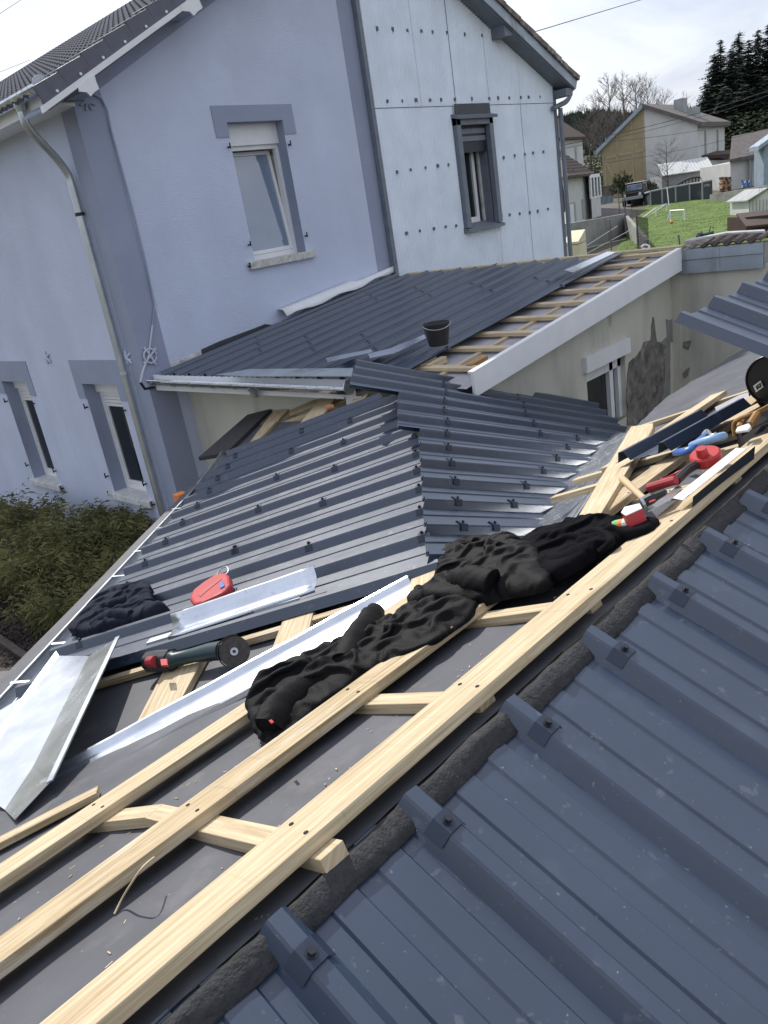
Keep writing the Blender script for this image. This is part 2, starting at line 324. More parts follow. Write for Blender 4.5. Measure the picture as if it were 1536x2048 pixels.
# ---- wing, right slope
lB = [(-.1, .17), (3.3, -.47)]; lB2 = [(2.9, .05), (6.3, -.585)]; lB3 = [(5.9, -.34), (10.1, -1.14), (12.2, -1.54)]
rB = [(0, 3.36), (1, 3.17), (2, 3.04), (3, 2.86), (4, 2.41), (5, 1.94), (6, 1.6), (7, 1.13), (8, .69), (9, .3), (10, -.13), (11, -.5), (12, -.86), (13, -1.15)]
clB = []
for x, y in [(880, 762), (883, 777), (886, 797), (889, 818), (892, 838), (895, 864), (900, 893), (904, 923), (909, 957), (915, 999), (923, 1046), (1029, 788), (1039, 803), (1050, 823), (1065, 842), (1078, 863), (1136, 893), (1113, 913), (1087, 939), (1058, 972), (1023, 1002), (984, 1045), (1173, 858), (1154, 874)]:
    k, t = kt(x, y, PB, DB, UB, B, WB); clB.append((round(k), t))
def stepB(k): return lerp_tab(rB, max(0, math.ceil(k - .12)))
for i, (a, b, lt) in enumerate(((0, 3, lB), (3, 6, lB2), (6, 9, lB3), (9, 12, lB3))):
    lb = ('topmost ribbed sheet of the right wing slope, overlapping the lean-to eave', 'second ribbed sheet of the right wing slope below the overlapping one', 'third ribbed sheet of the right wing slope beside the metal valley', 'lowest ribbed sheet of the right wing slope, behind the black jacket')[i]
    ribbed('roof_sheet', lb, PB, DB, UB, NB, WB, a, b, (lambda k, lt=lt: lerp_tab(lt, k)), (lambda k: lerp_tab(rB, k)), [(k, t) for k, t in clB if a <= k < b or (k == b == 12)], 'sheets of the right wing slope', lift=.006 - .002 * i, e1=.03 if i == 3 else 0, rb=.038)
# ---- underlay of the near roof's far slope, sagging between the boards
BY = [.965, 1.372, 1.80]
def valley_y(x):
    return lerp_tab([(-3, 6.2), (.3, 3.317), (2.1, 1.74), (2.46, 1.57), (4.83, 2.44), (6.0, 2.75), (9, 2.9)], x)
rows = []
for i in range(0, 97):
    x = -1.6 + i * .1; y1 = valley_y(x); row = []
    for j in range(0, 41):
        y = .898 + (y1 - .898) * j / 40
        near = min(abs(y - b) for b in BY); sag = -.010 * min(1, near / .22) ** 1.5 + noise.noise(V((x * 2.2, y * 6, 3))) * .004 + .0035 * max(0, .25 - abs(noise.noise(V((x * 3.1 + y * 2, y * 9 - x, 7))))) * 4
        cx = ((x - .6) / .5) % 1; sag *= .35 + .65 * min(1, min(cx, 1 - cx) / .25)
        row.append(U.pt(x, y, sag))
    rows.append(row)
und = struct(MB().grid(rows).build('underlay', 'underlay', smooth=True))
# underlay of the wing, left slope
pts = [A2.pt(x, y) for x, y in [(2.15, 1.72), (4.6, 4.2), (5.0, 6.0), (4.95, 7.15), (4.2, 6.4), (1.0, 3.8), (.05, 3.0), (.3, 3.30)]]
rows = []
for i in range(25):
    a = V((1.98, 1.80)) .lerp(V((.02, 3.55)), i / 24); b = V((4.55, 4.46)).lerp(V((5.2, 7.35)), i / 24)
    rows.append([A2.pt(*(a.lerp(b, j / 20)), noise.noise(V((i * .4, j * .5, 9))) * .006) for j in range(21)])
struct(MB().grid(rows).build('underlay', 'underlay', smooth=True))
# ---- boards (battens) of the near roof
def board_x(yc, x0, x1, mat, label, wd=.122, th=.028, h=.027, yaw=0, group='long boards laid along the near roof'):
    p, q = U.pt(x0, yc, h), U.pt(x1, yc + yaw, h)
    o = tag(MB().bar(p, q, wd, th, U.n).build('batten', mat, bevel=.0025), label, 'batten', group); return o
board_x(BY[0], -1.2, 6.5, 'pine', 'longest pale board running along the ridge beside the near anthracite sheets')
board_x(BY[1], -1.0, 5.6, 'pine_rough', 'weathered rough board second from the ridge, under the black jacket')
board_x(BY[2], -.6, 2.05, 'pine', 'third board from the ridge, ending under the puffer jacket at lower left')
board_x(1.80, 3.33, 4.75, 'pine_pale', 'short pale board resting above the valley at right, next to the dark sheet offcut', .10, yaw=.01)
MB().bar(at(-40, 1712, U.up(.0)), at(145, 1615, U), .06, .027, U.n)
tag(MB().bar(at(-60, 1725, U.up(.0)), at(200, 1590, U.up(0)), .07, .02, U.n).build('batten', 'pine_rough', bevel=.002), 'thin dirty lath at left edge partly hidden under the third board', 'lath')
for x, y0, y1, sh, lb in ((.60, .880, 1.60, .0, 'cross batten under the boards nearest the viewer, lower left'), (1.12, .935, 1.75, .0, 'cross batten between the boards just below the puffer jacket hem'), (1.61, .935, 1.6, .0, 'cross batten between the boards below the middle of the jacket'), (2.62, .94, 1.5, 0, 'cross batten beneath the black fleece and red box'), (3.12, .95, 2.0, .02, 'cross batten below the hammer handle on the right'), (3.42, .95, 2.05, .02, 'cross batten between hammer and chalk reel on the right'), (4.62, .95, 2.3, 0, 'cross batten below the dark roll at right edge')):
    tag(MB().bar(U.pt(x, y0, -.002), U.pt(x - sh, y1, -.002), .055, .029, U.n).build('cross_batten', 'pine', bevel=.002), lb, 'batten', 'cross battens under the boards')
tag(MB().bar(U.pt(.602, 1.585, -.001), U.pt(.52, 1.87, -.001), .055, .029, U.n).build('cross_batten', 'pine', bevel=.002), 'short skewed batten offcut at lower left between second and third boards', 'batten')
# ---- felt strip squeezed between ridge board and sheets
rows = []
for i in range(260):
    x = -1.5 + i * .03; q = lambda k: noise.noise(V((i * .21, k * 3.1, 4))) + .5 * noise.noise(V((i * .63, k * 5.3, 9)))
    rows.append([U.pt(x, .905 + .006 * q(0), -.016), U.pt(x, .894 + .006 * q(1), -.004 + .005 * q(2)), U.pt(x, .885 + .007 * q(3), .001 + .007 * q(4)), U.pt(x, .875 + .007 * q(5), -.006 + .006 * q(6)), U.pt(x, .866 + .008 * q(7), -.022 + .006 * q(8)), U.pt(x, .854 + .01 * q(9), -.042)])
tag(MB().grid(rows).build('felt_strip', 'felt', smooth=True, solid=.003), 'crumpled grey felt strip along the ridge between board and anthracite sheets', 'felt strip')
# roof framing below, so that the sheets rest on something
mb = MB()
for x in (-1, 0.2, 1.4, 2.6, 3.8, 5.0): mb.bar(NP.pt(x, .84, -.13), NP.pt(x, -3.2, -.13), .07, .07, NN)
o = struct(mb.build('rafters', 'pine'))
# ================================================================== the house, rendered half
house = thing('house', 'lavender grey rendered house half with dark tiled roof and grey corner bands', 'house', (X0, G, 0))
GP, LP = YP(G), XP(X0)
OH = .42                                           # roof overhang at the gable
ve0, ve1 = at(102, 207, YP(G - OH)), at(385, 0, YP(G - OH))     # lower edge of the left verge
XR = at(1108, 300, GP).x                           # right end of the gable
JX = at(744, 270, GP).x                            # joint between the two halves
sl_ = (ve1.z - ve0.z) / (ve1.x - ve0.x)
vr0, vr1 = at(1152, 178, YP(G - OH)), at(968, 0, YP(G - OH))
sr_ = (vr1.z - vr0.z) / (vr1.x - vr0.x)
xa = (vr0.z - ve0.z + sl_ * ve0.x - sr_ * vr0.x) / (sl_ - sr_); za = ve0.z + sl_ * (xa - ve0.x)
def zl(x): return ve0.z + sl_ * (x - ve0.x)
def zr(x): return vr0.z + sr_ * (x - vr0.x)
def rake(x): return min(zl(x), zr(x)) + .02
def hole_y(x0, x1, z0, z1, y): return [(x0, y, z0), (x1, y, z0), (x1, y, z1), (x0, y, z1)]
# gable window opening
gx0, gx1 = at(452, 243, GP).x, at(564, 242, GP).x; gz1 = at(500, 243, GP).z; gz0 = at(560, 513, GP).z
m = MB()
m.poly_hole([(X0, G, 0), (JX, G, 0), (JX, G, rake(JX)), (X0, G, rake(X0))], [hole_y(gx0, gx1, gz0, gz1, G)])
m.build('wall', 'render_wall', house)
# left wall with two openings
def lw(px, py): return at(px, py, LP)
wins = []
for (tx, ty, bx, by, wpx) in ((165, 767, 236, 985, 232), (4, 762, 62, 955, 46)):
    a = lw(tx, ty); b = lw(bx, by); y_near = lw(wpx, 790).y
    wins.append([a.y, y_near, b.z, a.z])
wins[0][1] = wins[0][0] - 1.0; wins[1][1] = wins[1][0] - 1.0
YB = 22.0; ze = at(146, 210, LP).z
holes = [[(X0, w0, z0), (X0, w1, z0), (X0, w1, z1), (X0, w0, z1)] for w0, w1, z0, z1 in wins]
MB().poly_hole([(X0, G, 0), (X0, YB, 0), (X0, YB, ze), (X0, G, ze)], holes).build('wall', 'render_wall', house)
# darker painted bands: corner pilaster, verge band, joint band, lintels (2 mm proud)
def band(pts, n, name='painted_band', mat='render_dark', th=.006):
    return MB().prism([V(p) + V(n) * th for p in pts], -V(n) * th * .9).build(name, mat, house)
GN, LNn = V((0, -1, 0)), V((-1, 0, 0))
pw = at(208, 215, GP).x
zc = rake(pw)
band([(X0 - .005, G, 0), (pw, G, 0), (pw, G, zc - .05), (X0 - .005, G, rake(X0) - .05)], GN)
band([(X0, G, 0), (X0, G + .33, 0), (X0, G + .33, ze - .02), (X0, G, ze - .02)], LNn)
vb = .52
b0_, b1_ = at(205, 173, GP), at(432, 0, GP); bs_ = (b1_.z - b0_.z) / (b1_.x - b0_.x); xe_ = JX - .5
def zb2(x): return b0_.z + bs_ * (x - b0_.x)
band([(pw + .001, G, zl(pw)), (pw + .001, G, zb2(pw)), (xe_, G, zb2(xe_)), (xe_, G, zl(xe_))], GN)
jb = .34
band([(JX - jb, G, 0), (JX, G, 0), (JX, G, rake(JX) - .6), (JX - jb, G, rake(JX - jb) - .6)], GN)
def lintel(pts, n): return band(pts, n, 'lintel', th=.012)
# gable lintel as a cap with two ears
lx0, lx1 = at(419, 210, GP).x, at(582, 211, GP).x; lzt = at(500, 210, GP).z; lze = at(432, 276, GP).z
lintel([(lx0, G, lzt), (lx0, G, lze), (gx0, G, lze), (gx0, G, gz1), (gx1, G, gz1), (gx1, G, lze), (lx1, G, lze), (lx1, G, lzt)], GN)
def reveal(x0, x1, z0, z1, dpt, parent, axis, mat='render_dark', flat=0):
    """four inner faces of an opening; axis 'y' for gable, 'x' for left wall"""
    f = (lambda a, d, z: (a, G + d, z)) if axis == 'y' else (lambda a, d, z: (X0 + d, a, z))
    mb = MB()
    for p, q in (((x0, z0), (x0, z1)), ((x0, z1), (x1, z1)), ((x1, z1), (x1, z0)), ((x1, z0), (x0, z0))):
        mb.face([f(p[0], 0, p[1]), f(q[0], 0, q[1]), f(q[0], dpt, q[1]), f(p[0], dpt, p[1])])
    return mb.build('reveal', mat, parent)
def sub(name, label_parent): return None
def window(axis, x0, x1, z0, z1, dpt, box_h, tilt, pane_mat, sillw=.12, fr=.06, shutter=0, sill_mat='sill'):
    f = (lambda a, d, z: V((a, G + d, z))) if axis == 'y' else (lambda a, d, z: V((X0 + d, a, z)))
    def bx(mb, a0, a1, d0, d1, zz0, zz1):
        return mb.hexa([f(a0, d0, zz0), f(a1, d0, zz0), f(a1, d1, zz0), f(a0, d1, zz0)], [f(a0, d0, zz1), f(a1, d0, zz1), f(a1, d1, zz1), f(a0, d1, zz1)])
    win = MB(); zt = z1 - box_h
    for a0, a1, b0, b1 in ((x0, x0 + fr, z0, zt), (x1 - fr, x1, z0, zt), (x0 + fr, x1 - fr, zt - fr, zt), (x0 + fr, x1 - fr, z0, z0 + fr * 1.3)):
        bx(win, a0, a1, dpt - .01, dpt + .06, b0, b1)
    wo_ = win.build('window', 'white', house)
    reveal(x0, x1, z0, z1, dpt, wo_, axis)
    bx(MB(), x0, x1, dpt - .05, dpt + .05, zt + .001, z1).build('shutter_box', 'white', wo_)
    if shutter: 
        for k in range(shutter): bx(MB(), x0 + fr, x1 - fr, dpt - .014, dpt - .004, zt - fr - .05 * (k + 1), zt - fr - .05 * k - .006).build('shutter_slat', 'white', wo_)
    ins = .05; a0, a1, b0, b1 = x0 + fr + .004, x1 - fr - .004, z0 + fr * 1.3 + .004, zt - fr - .004
    sm = MB(); T = (lambda z: tilt * (z - b0) / (b1 - b0))
    def sb(p0, p1, q0, q1):
        d0 = dpt + .0
        sm.hexa([f(p0, d0 + T(q0), q0), f(p1, d0 + T(q0), q0), f(p1, d0 + T(q0) + .05, q0), f(p0, d0 + T(q0) + .05, q0)], [f(p0, d0 + T(q1), q1), f(p1, d0 + T(q1), q1), f(p1, d0 + T(q1) + .05, q1), f(p0, d0 + T(q1) + .05, q1)])
    sb(a0, a0 + ins, b0, b1); sb(a1 - ins, a1, b0, b1); sb(a0 + ins, a1 - ins, b0, b0 + ins); sb(a0 + ins, a1 - ins, b1 - ins, b1)
    s_ = sm.build('sash', 'white', wo_)
    MB().face([f(a0 + ins, dpt + .02 + T(b0 + ins), b0 + ins), f(a1 - ins, dpt + .02 + T(b0 + ins), b0 + ins), f(a1 - ins, dpt + .02 + T(b1 - ins), b1 - ins), f(a0 + ins, dpt + .02 + T(b1 - ins), b1 - ins)]).build('pane', pane_mat, wo_)
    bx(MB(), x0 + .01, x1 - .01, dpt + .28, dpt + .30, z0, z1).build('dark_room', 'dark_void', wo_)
    e = sillw
    sm = MB(); bx(sm, x0 - e, x1 + e, -.07, dpt - .012, z0 - .10, z0 + .002); sm.build('sill', sill_mat, wo_, bevel=.008)
    return wo_
gw = window('y', gx0, gx1, gz0, gz1, .20, .27, .13, 'pane_sky_tint', .13, .055)
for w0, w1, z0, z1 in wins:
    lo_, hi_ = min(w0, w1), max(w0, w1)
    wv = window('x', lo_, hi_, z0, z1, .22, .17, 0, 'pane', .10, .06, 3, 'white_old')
    lintel([(X0, hi_ + .22, z1 + .34), (X0, hi_ + .22, z1 - .22), (X0, hi_, z1 - .22), (X0, hi_, z1), (X0, lo_, z1), (X0, lo_, z1 - .22), (X0, lo_ - .22, z1 - .22), (X0, lo_ - .22, z1 + .34)], LNn)
    for yy, zz in ((hi_ + .05, z0 + .25), (lo_ - .05, z0 + .25), (hi_ + .13, z0 - .05), (lo_ - .13, z0 - .05), (hi_ + .05, z1 - .35), (lo_ - .05, z1 - .35)):
        mb = MB(); mb.tube([(X0 + .01, yy, zz), (X0 - .05, yy, zz)], .012, 6); mb.tube([(X0 - .05, yy, zz - .02), (X0 - .05, yy, zz + .06)], .010, 6); mb.build('hinge_pin', 'black_metal', house)
for px, py in ((456, 295), (497, 490), (496, 533), (577, 290), (610, 472)):
    p = at(px, py, GP); mb = MB(); mb.tube([p + V((0, .01, 0)), p + V((0, -.05, 0))], .012, 6); mb.tube([p + V((0, -.05, -.02)), p + V((0, -.05, .05))], .010, 6); mb.build('hinge_pin', 'black_metal', house)
# old plaster scars, wall anchors
for px, py, pl, nn in ((96, 715, LP, LNn), (257, 715, LP, LNn)):
    p = at(px, py, pl) - V((.012, 0, 0)); mb = MB()
    for k in range(5): a = k * 1.3; mb.tube([p + V((0, .10 * cos(a), .10 * sin(a))), p + V((-.02, 0, 0)), p - V((0, .08 * cos(a + .5), .08 * sin(a + .5)))], .014, 5)
    mb.build('wall_anchor', 'render_wall', house)
p = at(298, 712, GP) + V((0, -.02, 0)); mb = MB()
for k in range(2): a = .6 + k * pi / 2.3; mb.tube([p + V((.13 * cos(a), 0, .13 * sin(a))), p + V((0, -.015, 0)), p - V((.13 * cos(a), 0, .13 * sin(a)))], .016, 6)
mb.tube([p + V((.09 * cos(t * .5), -.01, .09 * sin(t * .5))) for t in range(13)], .013, 6); mb.build('wall_anchor', 'cable', house, smooth=True)
p = at(172, 203, GP) + V((0, -.02, 0)); mb = MB()
for k in range(4): a = .4 + k * pi / 4; mb.tube([p + V((.10 * cos(a), 0, .10 * sin(a))), p - V((.10 * cos(a), 0, .10 * sin(a)))], .014, 6)
mb.build('wall_anchor', 'render_dark', house)
# cable down the corner
pts = [at(x, y, YP(G - .025)) for x, y in ((187, 188), (203, 197), (214, 220), (222, 260), (245, 345), (268, 430), (290, 520), (303, 580), (309, 610), (305, 650), (297, 712), (285, 745), (281, 765), (290, 778), (306, 775), (318, 768))]
MB().tube(pts[:10], .012, 6).build('cable', 'render_dark', house, smooth=True); MB().tube(pts[9:13], .014, 6).build('cable', 'cable', house, smooth=True); MB().tube(pts[12:], .018, 6).build('cable', 'black_metal', house, smooth=True)
# ---- roof of the rendered half
su = V((cos(math.atan(sl_)), 0, sin(math.atan(sl_)))); rn = V((-su.z, 0, su.x))
base = V((ve0.x, G - OH, ve0.z + .10)) - su * .06
roof = MB(); LEN = (V((xa, 0, za)) - V((ve0.x, 0, ve0.z))).length
row_h = .33
tr = []; nrow = int(LEN / row_h) + 1; ncol = int((YB - G + OH) / .075)
mb = MB()
for r in range(nrow):
    a0, a1 = r * row_h, (r + 1) * row_h + .02
    rr = []
    for aa, hh in ((a0, .035), (a0 + .001, .062), (a1, .03)):
        rr.append([base + su * aa + rn * (hh + .032 * (abs(sin(pi * (c * .075) / .15 + (r % 2) * .0)))) + V((0, c * .075 + .30, 0)) for c in range(ncol)])
    mb.grid(rr)
rf = mb.build('roof', 'tile', house)
# ridge bumps seen against the sky are the far courses themselves
# verge tiles, each a folded piece with a white screw
for k in range(int(LEN / .36)):
    p = base + su * (k * .36 - .06); q = p + su * .385; lft = .008 * (k % 2)
    mb = MB(); a, b = p + rn * (.115 + .012), q + rn * .10
    mb.hexa([p + V((0, -.02, 0)) - rn * .13, q + V((0, -.02, 0)) - rn * .13, q + V((0, -.004, 0)) - rn * .13, p + V((0, -.004, 0)) - rn * .13], [a + V((0, -.025, 0)), b + V((0, -.02, 0)), b + V((0, 0, 0)), a])
    mb.hexa([a + V((0, -.025, -.012)), b + V((0, -.02, -.012)), b + V((0, .30, -.012)), a + V((0, .30, -.012))], [a + V((0, -.025, 0)), b + V((0, -.02, 0)), b + V((0, .30, 0)), a + V((0, .30, 0))])
    vt = mb.build('verge_tile', 'tile_verge', house, bevel=.006)
    c_ = p + su * .21 - rn * .03 + V((0, -.022, 0)); MB().tube([c_, c_ + V((0, -.012, 0))], .016, 8).build('screw', 'white', vt)
# bargeboard trim
p0 = V((ve0.x - .12, G - OH, zl(ve0.x - .12))); p1 = V((xa, G - OH, za))
MB().hexa([p0 + V((0, -.035, -.03)), p1 + V((0, -.035, -.03)), p1 + V((0, .02, -.03)), p0 + V((0, .02, -.03))], [p0 + V((0, -.035, .035)), p1 + V((0, -.035, .035)), p1 + V((0, .02, .035)), p0 + V((0, .02, .035))]).build('bargeboard', 'white', house)
# soffit under the verge
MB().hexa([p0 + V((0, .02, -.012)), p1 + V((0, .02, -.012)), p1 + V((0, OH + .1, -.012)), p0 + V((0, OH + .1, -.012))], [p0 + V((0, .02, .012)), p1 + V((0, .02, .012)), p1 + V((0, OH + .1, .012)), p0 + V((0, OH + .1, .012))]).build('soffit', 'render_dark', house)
# purlin ends with pointed white metal caps
for px, py, s_ in ((178, 172, 1), (384, 10, 1.05)):
    c_ = at(px, py, YP(G - OH - .03)); a = math.atan(sl_)
    shp = [(-75, 5), (-25, -45), (40, -85), (52, -35), (75, 20), (40, 45), (15, 75), (-15, 45), (-70, 40)]
    pp = [at(px + x / 3.66 * s_, py + y / 3.66 * s_, YP(G - OH - .05)) for x, y in shp]
    pc = MB().prism(pp, V((0, .02, 0))).build('purlin_cap', 'white', house)
    MB().box((c_.x - .09, G - OH + .03, c_.z - .06), (c_.x + .09, G + .0, c_.z + .12)).build('purlin_end', 'render_dark', house)
# eaves of the left wall: boxed soffit, gutter, downpipe
ez = ze
MB().box((X0 - .40, G - .04, ez - .02), (X0 - .002, YB, ez + .015)).build('soffit', 'white', house)
MB().box((X0 - .43, G - .12, ez - .045), (X0 - .40, YB, ez + .16)).build('fascia', 'white', house)
gx = X0 - .50; gz = ez + .145
def gutter(p, q, r, nm, mat, parent, side=None, lip=.012, th=.002):
    p, q = V(p), V(q); d = (q - p).normalized(); s = d.cross(V((0, 0, 1))).normalized()
    mb = MB(); rows = []
    for i in range(9):
        c_ = p.lerp(q, i / 8); rows.append([c_ + s * (r * cos(a)) + V((0, 0, r * sin(a))) for a in [pi + pi * j / 10 for j in range(11)]])
    mb.grid(rows); o = mb.build(nm, mat, parent, smooth=True, solid=th)
    sd_ = -1 if side is None else side
    MB().tube([p + s * (r * sd_), q + s * (r * sd_)], lip, 8).build('rolled_lip', mat, o, smooth=True)
    return o, s, d
g_, s_, d_ = gutter((gx, G - .34, gz), (gx, YB, gz), .085, 'gutter', 'galva', house, side=1)
mb = MB(); mb.tube([(gx, G - .345, gz - .001), (gx, G - .34, gz - .001)], .085, 20); mb.build('gutter_end', 'galva_old', g_)
for k in range(3):
    yy = G - .2 + k * .14
    MB().tube([V((gx + .088 * cos(a), yy, gz + .088 * sin(a))) for a in [pi + pi * j / 8 for j in range(9)]], .006, 5).build('gutter_bracket', 'galva', g_)
# downpipe: outlet, swan neck, long straight pipe with collar
dp = [V((gx, G + .22, gz - .07)), V((gx, G + .22, gz - .24)), V((gx + .05, G + .24, gz - .42)), V((X0 - .15, G + .32, gz - .72)), V((X0 - .075, G + .36, gz - .92)), V((X0 - .075, G + .36, gz - 1.1))]
b0 = at(124, 292, XP(X0 - .075)); b1 = at(325, 1030, XP(X0 - .075))
yb = (b0.y + b1.y) / 2
dp = [V((gx, yb - .15, gz - .07)), V((gx, yb - .15, gz - .22)), V((gx + .04, yb - .13, gz - .34)), V((X0 - .2, yb - .03, gz - .62)), V((X0 - .09, yb, gz - .80)), V((X0 - .075, yb, gz - .95))]
def smooth_path(pts, n=5):
    out = []
    for i in range(len(pts) - 1):
        a, b, c, d = pts[max(i - 1, 0)], pts[i], pts[i + 1], pts[min(i + 2, len(pts) - 1)]
        for j in range(n):
            t = j / n; out.append(.5 * ((2 * b) + (c - a) * t + (2 * a - 5 * b + 4 * c - d) * t * t + (3 * b - a - 3 * c + d) * t ** 3))
    return out + [pts[-1]]
dpo = MB().tube(smooth_path(dp), .047, 14).build('downpipe', 'steel_pipe', house, smooth=True)
MB().tube([(gx, yb - .15, gz - .02), (gx, yb - .15, gz - .16)], [.085, .052], 12).build('outlet', 'steel_pipe', dpo, smooth=True)
MB().tube([(X0 - .075, yb, gz - .95), (X0 - .075, yb, .02)], .05, 14).build('straight_pipe', 'steel_pipe', dpo, smooth=True)
zz = at(163, 424, XP(X0 - .075)).z; MB().tube([(X0 - .075, yb, zz), (X0 - .075, yb, zz - .04)], .058, 14).build('collar', 'black_metal', dpo)
zz = at(247, 743, XP(X0 - .075)).z; MB().tube([(X0 - .075, yb, zz), (X0 - .075, yb, zz - .035)], .057, 14).build('collar', 'galva', dpo)
# ================================================================== the clad half
clad = thing('house', 'half of the house clad in pale corrugated sheets with a grey framed window', 'house', (JX, G, 0))
CY = G - .05
cw0, cw1 = at(912, 228, YP(CY)).x, at(974, 226, YP(CY)).x
cwx0, cwx1 = at(905, 245, YP(CY)).x, at(976, 243, YP(CY)).x
cz1, cz0 = at(940, 236, YP(CY)).z, at(955, 452, YP(CY)).z
rowz = [0, at(900, 212, YP(CY)).z, rake(JX) + 3]
xj = [JX + .04, None, None, None, None, XR]
bot = [at(x, 470, YP(CY)).x for x in (862 + 0, 930, 1000, 1050)]
xs_low = [JX + .045, at(833, 260, YP(CY)).x, cwx0 + .45, at(1000, 480, YP(CY)).x, at(1062, 480, YP(CY)).x, XR]
xs_up = [JX + .045, at(804, 0, YP(CY)).x + .12, at(895, 80, YP(CY)).x, at(968, 120, YP(CY)).x, at(1032, 130, YP(CY)).x, XR]
def corr(x0, x1, zf0, zf1, yoff):
    n = max(2, int((x1 - x0) / .0075)); mb = MB(); r0, r1 = [], []
    for i in range(n + 1):
        x = x0 + (x1 - x0) * i / n; y = CY + yoff - .013 * (1 + sin(2 * pi * x / .062)); r0.append((x, y, zf0(x))); r1.append((x, y, zf1(x)))
    return mb.grid([r0, r1])
wz0, wz1 = cz0, cz1
for i in range(5):
    a, b = xs_low[i], xs_low[i + 1] - .006
    if b < cwx0 + .02 or a > cwx1 - .02: corr(a, b, lambda x: 0, lambda x: rowz[1] - .01, .004 * (i % 2)).build('cladding_sheet', 'clad', clad)
    else:
        for (aa, bb, za_, zb_) in ((a, min(b, cwx0), 0, rowz[1] - .01), (max(a, cwx1), b, 0, rowz[1] - .01), (max(a, cwx0), min(b, cwx1), 0, wz0), (max(a, cwx0), min(b, cwx1), wz1, rowz[1] - .01)):
            if bb - aa > .02: corr(aa, bb, lambda x, v=za_: v, lambda x, v=zb_: v, .004 * (i % 2)).build('cladding_sheet', 'clad', clad)
    a, b = xs_up[i], xs_up[i + 1] - .006
    corr(a, b, lambda x: rowz[1], lambda x: rake(x), -.006 + .004 * (i % 2)).build('cladding_sheet', 'clad', clad)
MB().poly_hole([(JX, G - .012, 0), (XR, G - .012, 0), (XR, G - .012, rowz[1]), (JX, G - .012, rowz[1])], [[(cwx0 + .09, G - .012, wz0), (cwx1 - .09, G - .012, wz0), (cwx1 - .09, G - .012, wz1 - .1), (cwx0 + .09, G - .012, wz1 - .1)]]).build('wall', 'clad_edge', clad)
MB().prism([(JX, G - .01, rowz[1] - .01), (XR, G - .01, rowz[1] - .01), (XR, G - .01, rake(XR) - .05), (min(xa, XR), G - .01, rake(xa) - .05), (JX, G - .01, rake(JX) - .05)], (0, .3, 0)).build('wall', 'clad_edge', clad)
# side wall going back, so that the house has depth
MB().box((XR - .02, G, 0), (XR, YB, vr0.z + .3)).build('wall', 'bg_white', clad)
# trims at both ends
MB().box((JX - .035, G - .10, 0), (JX + .045, G - .02, rake(JX) - .1)).build('corner_trim', 'grey_paint', clad)
MB().box((XR - .03, G - .10, 0), (XR + .05, G + .02, rake(XR) - .1)).build('corner_trim', 'grey_paint', clad)
# fixings
fx = MB(); fx.box((-.026, -.012, -.026), (.026, .0, .026)); FX = fx.build('cladding_fixing', 'clad_edge'); FXM = FX.data; bpy.data.objects.remove(FX)
fix = []
for L_ in ([(98, 105), (155, 107), (210, 112), (262, 114), (302, 117), (355, 119), (420, 126), (484, 130)], [(137, 372), (190, 371), (242, 368), (294, 368), (334, 366), (385, 365), (446, 363), (511, 362), (543, 360), (584, 360), (627, 358), (656, 357), (697, 356)], [(172, 632), (222, 624), (277, 616), (322, 609), (361, 605), (532, 584), (564, 579), (604, 572), (642, 567), (672, 562), (710, 558)], [(207, 857), (256, 848), (308, 840), (351, 833), (390, 829), (556, 792), (586, 789), (623, 785), (660, 781), (689, 776), (727, 768)]):
    for x, y in L_: p = at(700 + x * .5443, y * .5443, YP(CY - .022)); inst(FXM, 'cladding_fixing', clad, Matrix.Translation(p) @ Matrix.Scale(random.uniform(.75, 1.1), 4))
# framed window in the cladding
wf = MB()
for a0, a1, b0, b1 in ((cwx0 - .02, cwx0 + .10, wz0, wz1), (cwx1 - .10, cwx1 + .02, wz0, wz1), (cwx0 - .02, cwx1 + .02, wz1 - .12, wz1)):
    wf.box((a0, CY - .10, b0), (a1, CY + .02, b1))
wo2 = wf.build('window', 'grey_paint', clad, bevel=.006)
MB().hexa([(cwx0 - .06, CY - .16, wz1 - .03), (cwx1 + .08, CY - .16, wz1 - .03), (cwx1 + .08, CY, wz1 + .02), (cwx0 - .06, CY, wz1 + .02)], [(cwx0 - .06, CY - .17, wz1 + .02), (cwx1 + .08, CY - .17, wz1 + .02), (cwx1 + .08, CY, wz1 + .07), (cwx0 - .06, CY, wz1 + .07)]).build('window_hood', 'grey_paint', wo2)
corr(cwx0 + .0, cwx1 - .0, lambda x: wz1 + .05, lambda x: rowz[1] + .02, -.05).build('hood_flashing', 'clad_edge', wo2)
mb = MB(); mb.hexa([(cwx0 - .04, CY - .13, wz0 - .08), (cwx1 + .04, CY - .13, wz0 - .08), (cwx1 + .04, CY + .3, wz0 - .08), (cwx0 - .04, CY + .3, wz0 - .08)], [(cwx0 - .04, CY - .13, wz0 - .03), (cwx1 + .04, CY - .13, wz0 - .03), (cwx1 + .04, CY + .3, wz0 + .09), (cwx0 - .04, CY + .3, wz0 + .09)]); mb.build('sill', 'grey_paint', wo2)
MB().box((cwx0 + .10, CY + .02, wz1 - .55), (cwx1 - .10, CY + .06, wz1 - .12)).build('roller_box', 'sheet_dark', wo2)
for k in range(2): MB().box((cwx0 + .12, CY + .005, wz1 - .25 - k * .12), (cwx1 - .12, CY + .02, wz1 - .17 - k * .12)).build('shutter_slat', 'grey_paint', wo2)
rv = MB(); 
for xx in (cwx0 + .10, cwx1 - .10): rv.face([(xx, CY, wz0), (xx, CY, wz1), (xx, CY + .32, wz1), (xx, CY + .32, wz0)])
rv.build('reveal', 'grey_paint', wo2)
s0, s1 = cwx0 + .10, cwx1 - .10
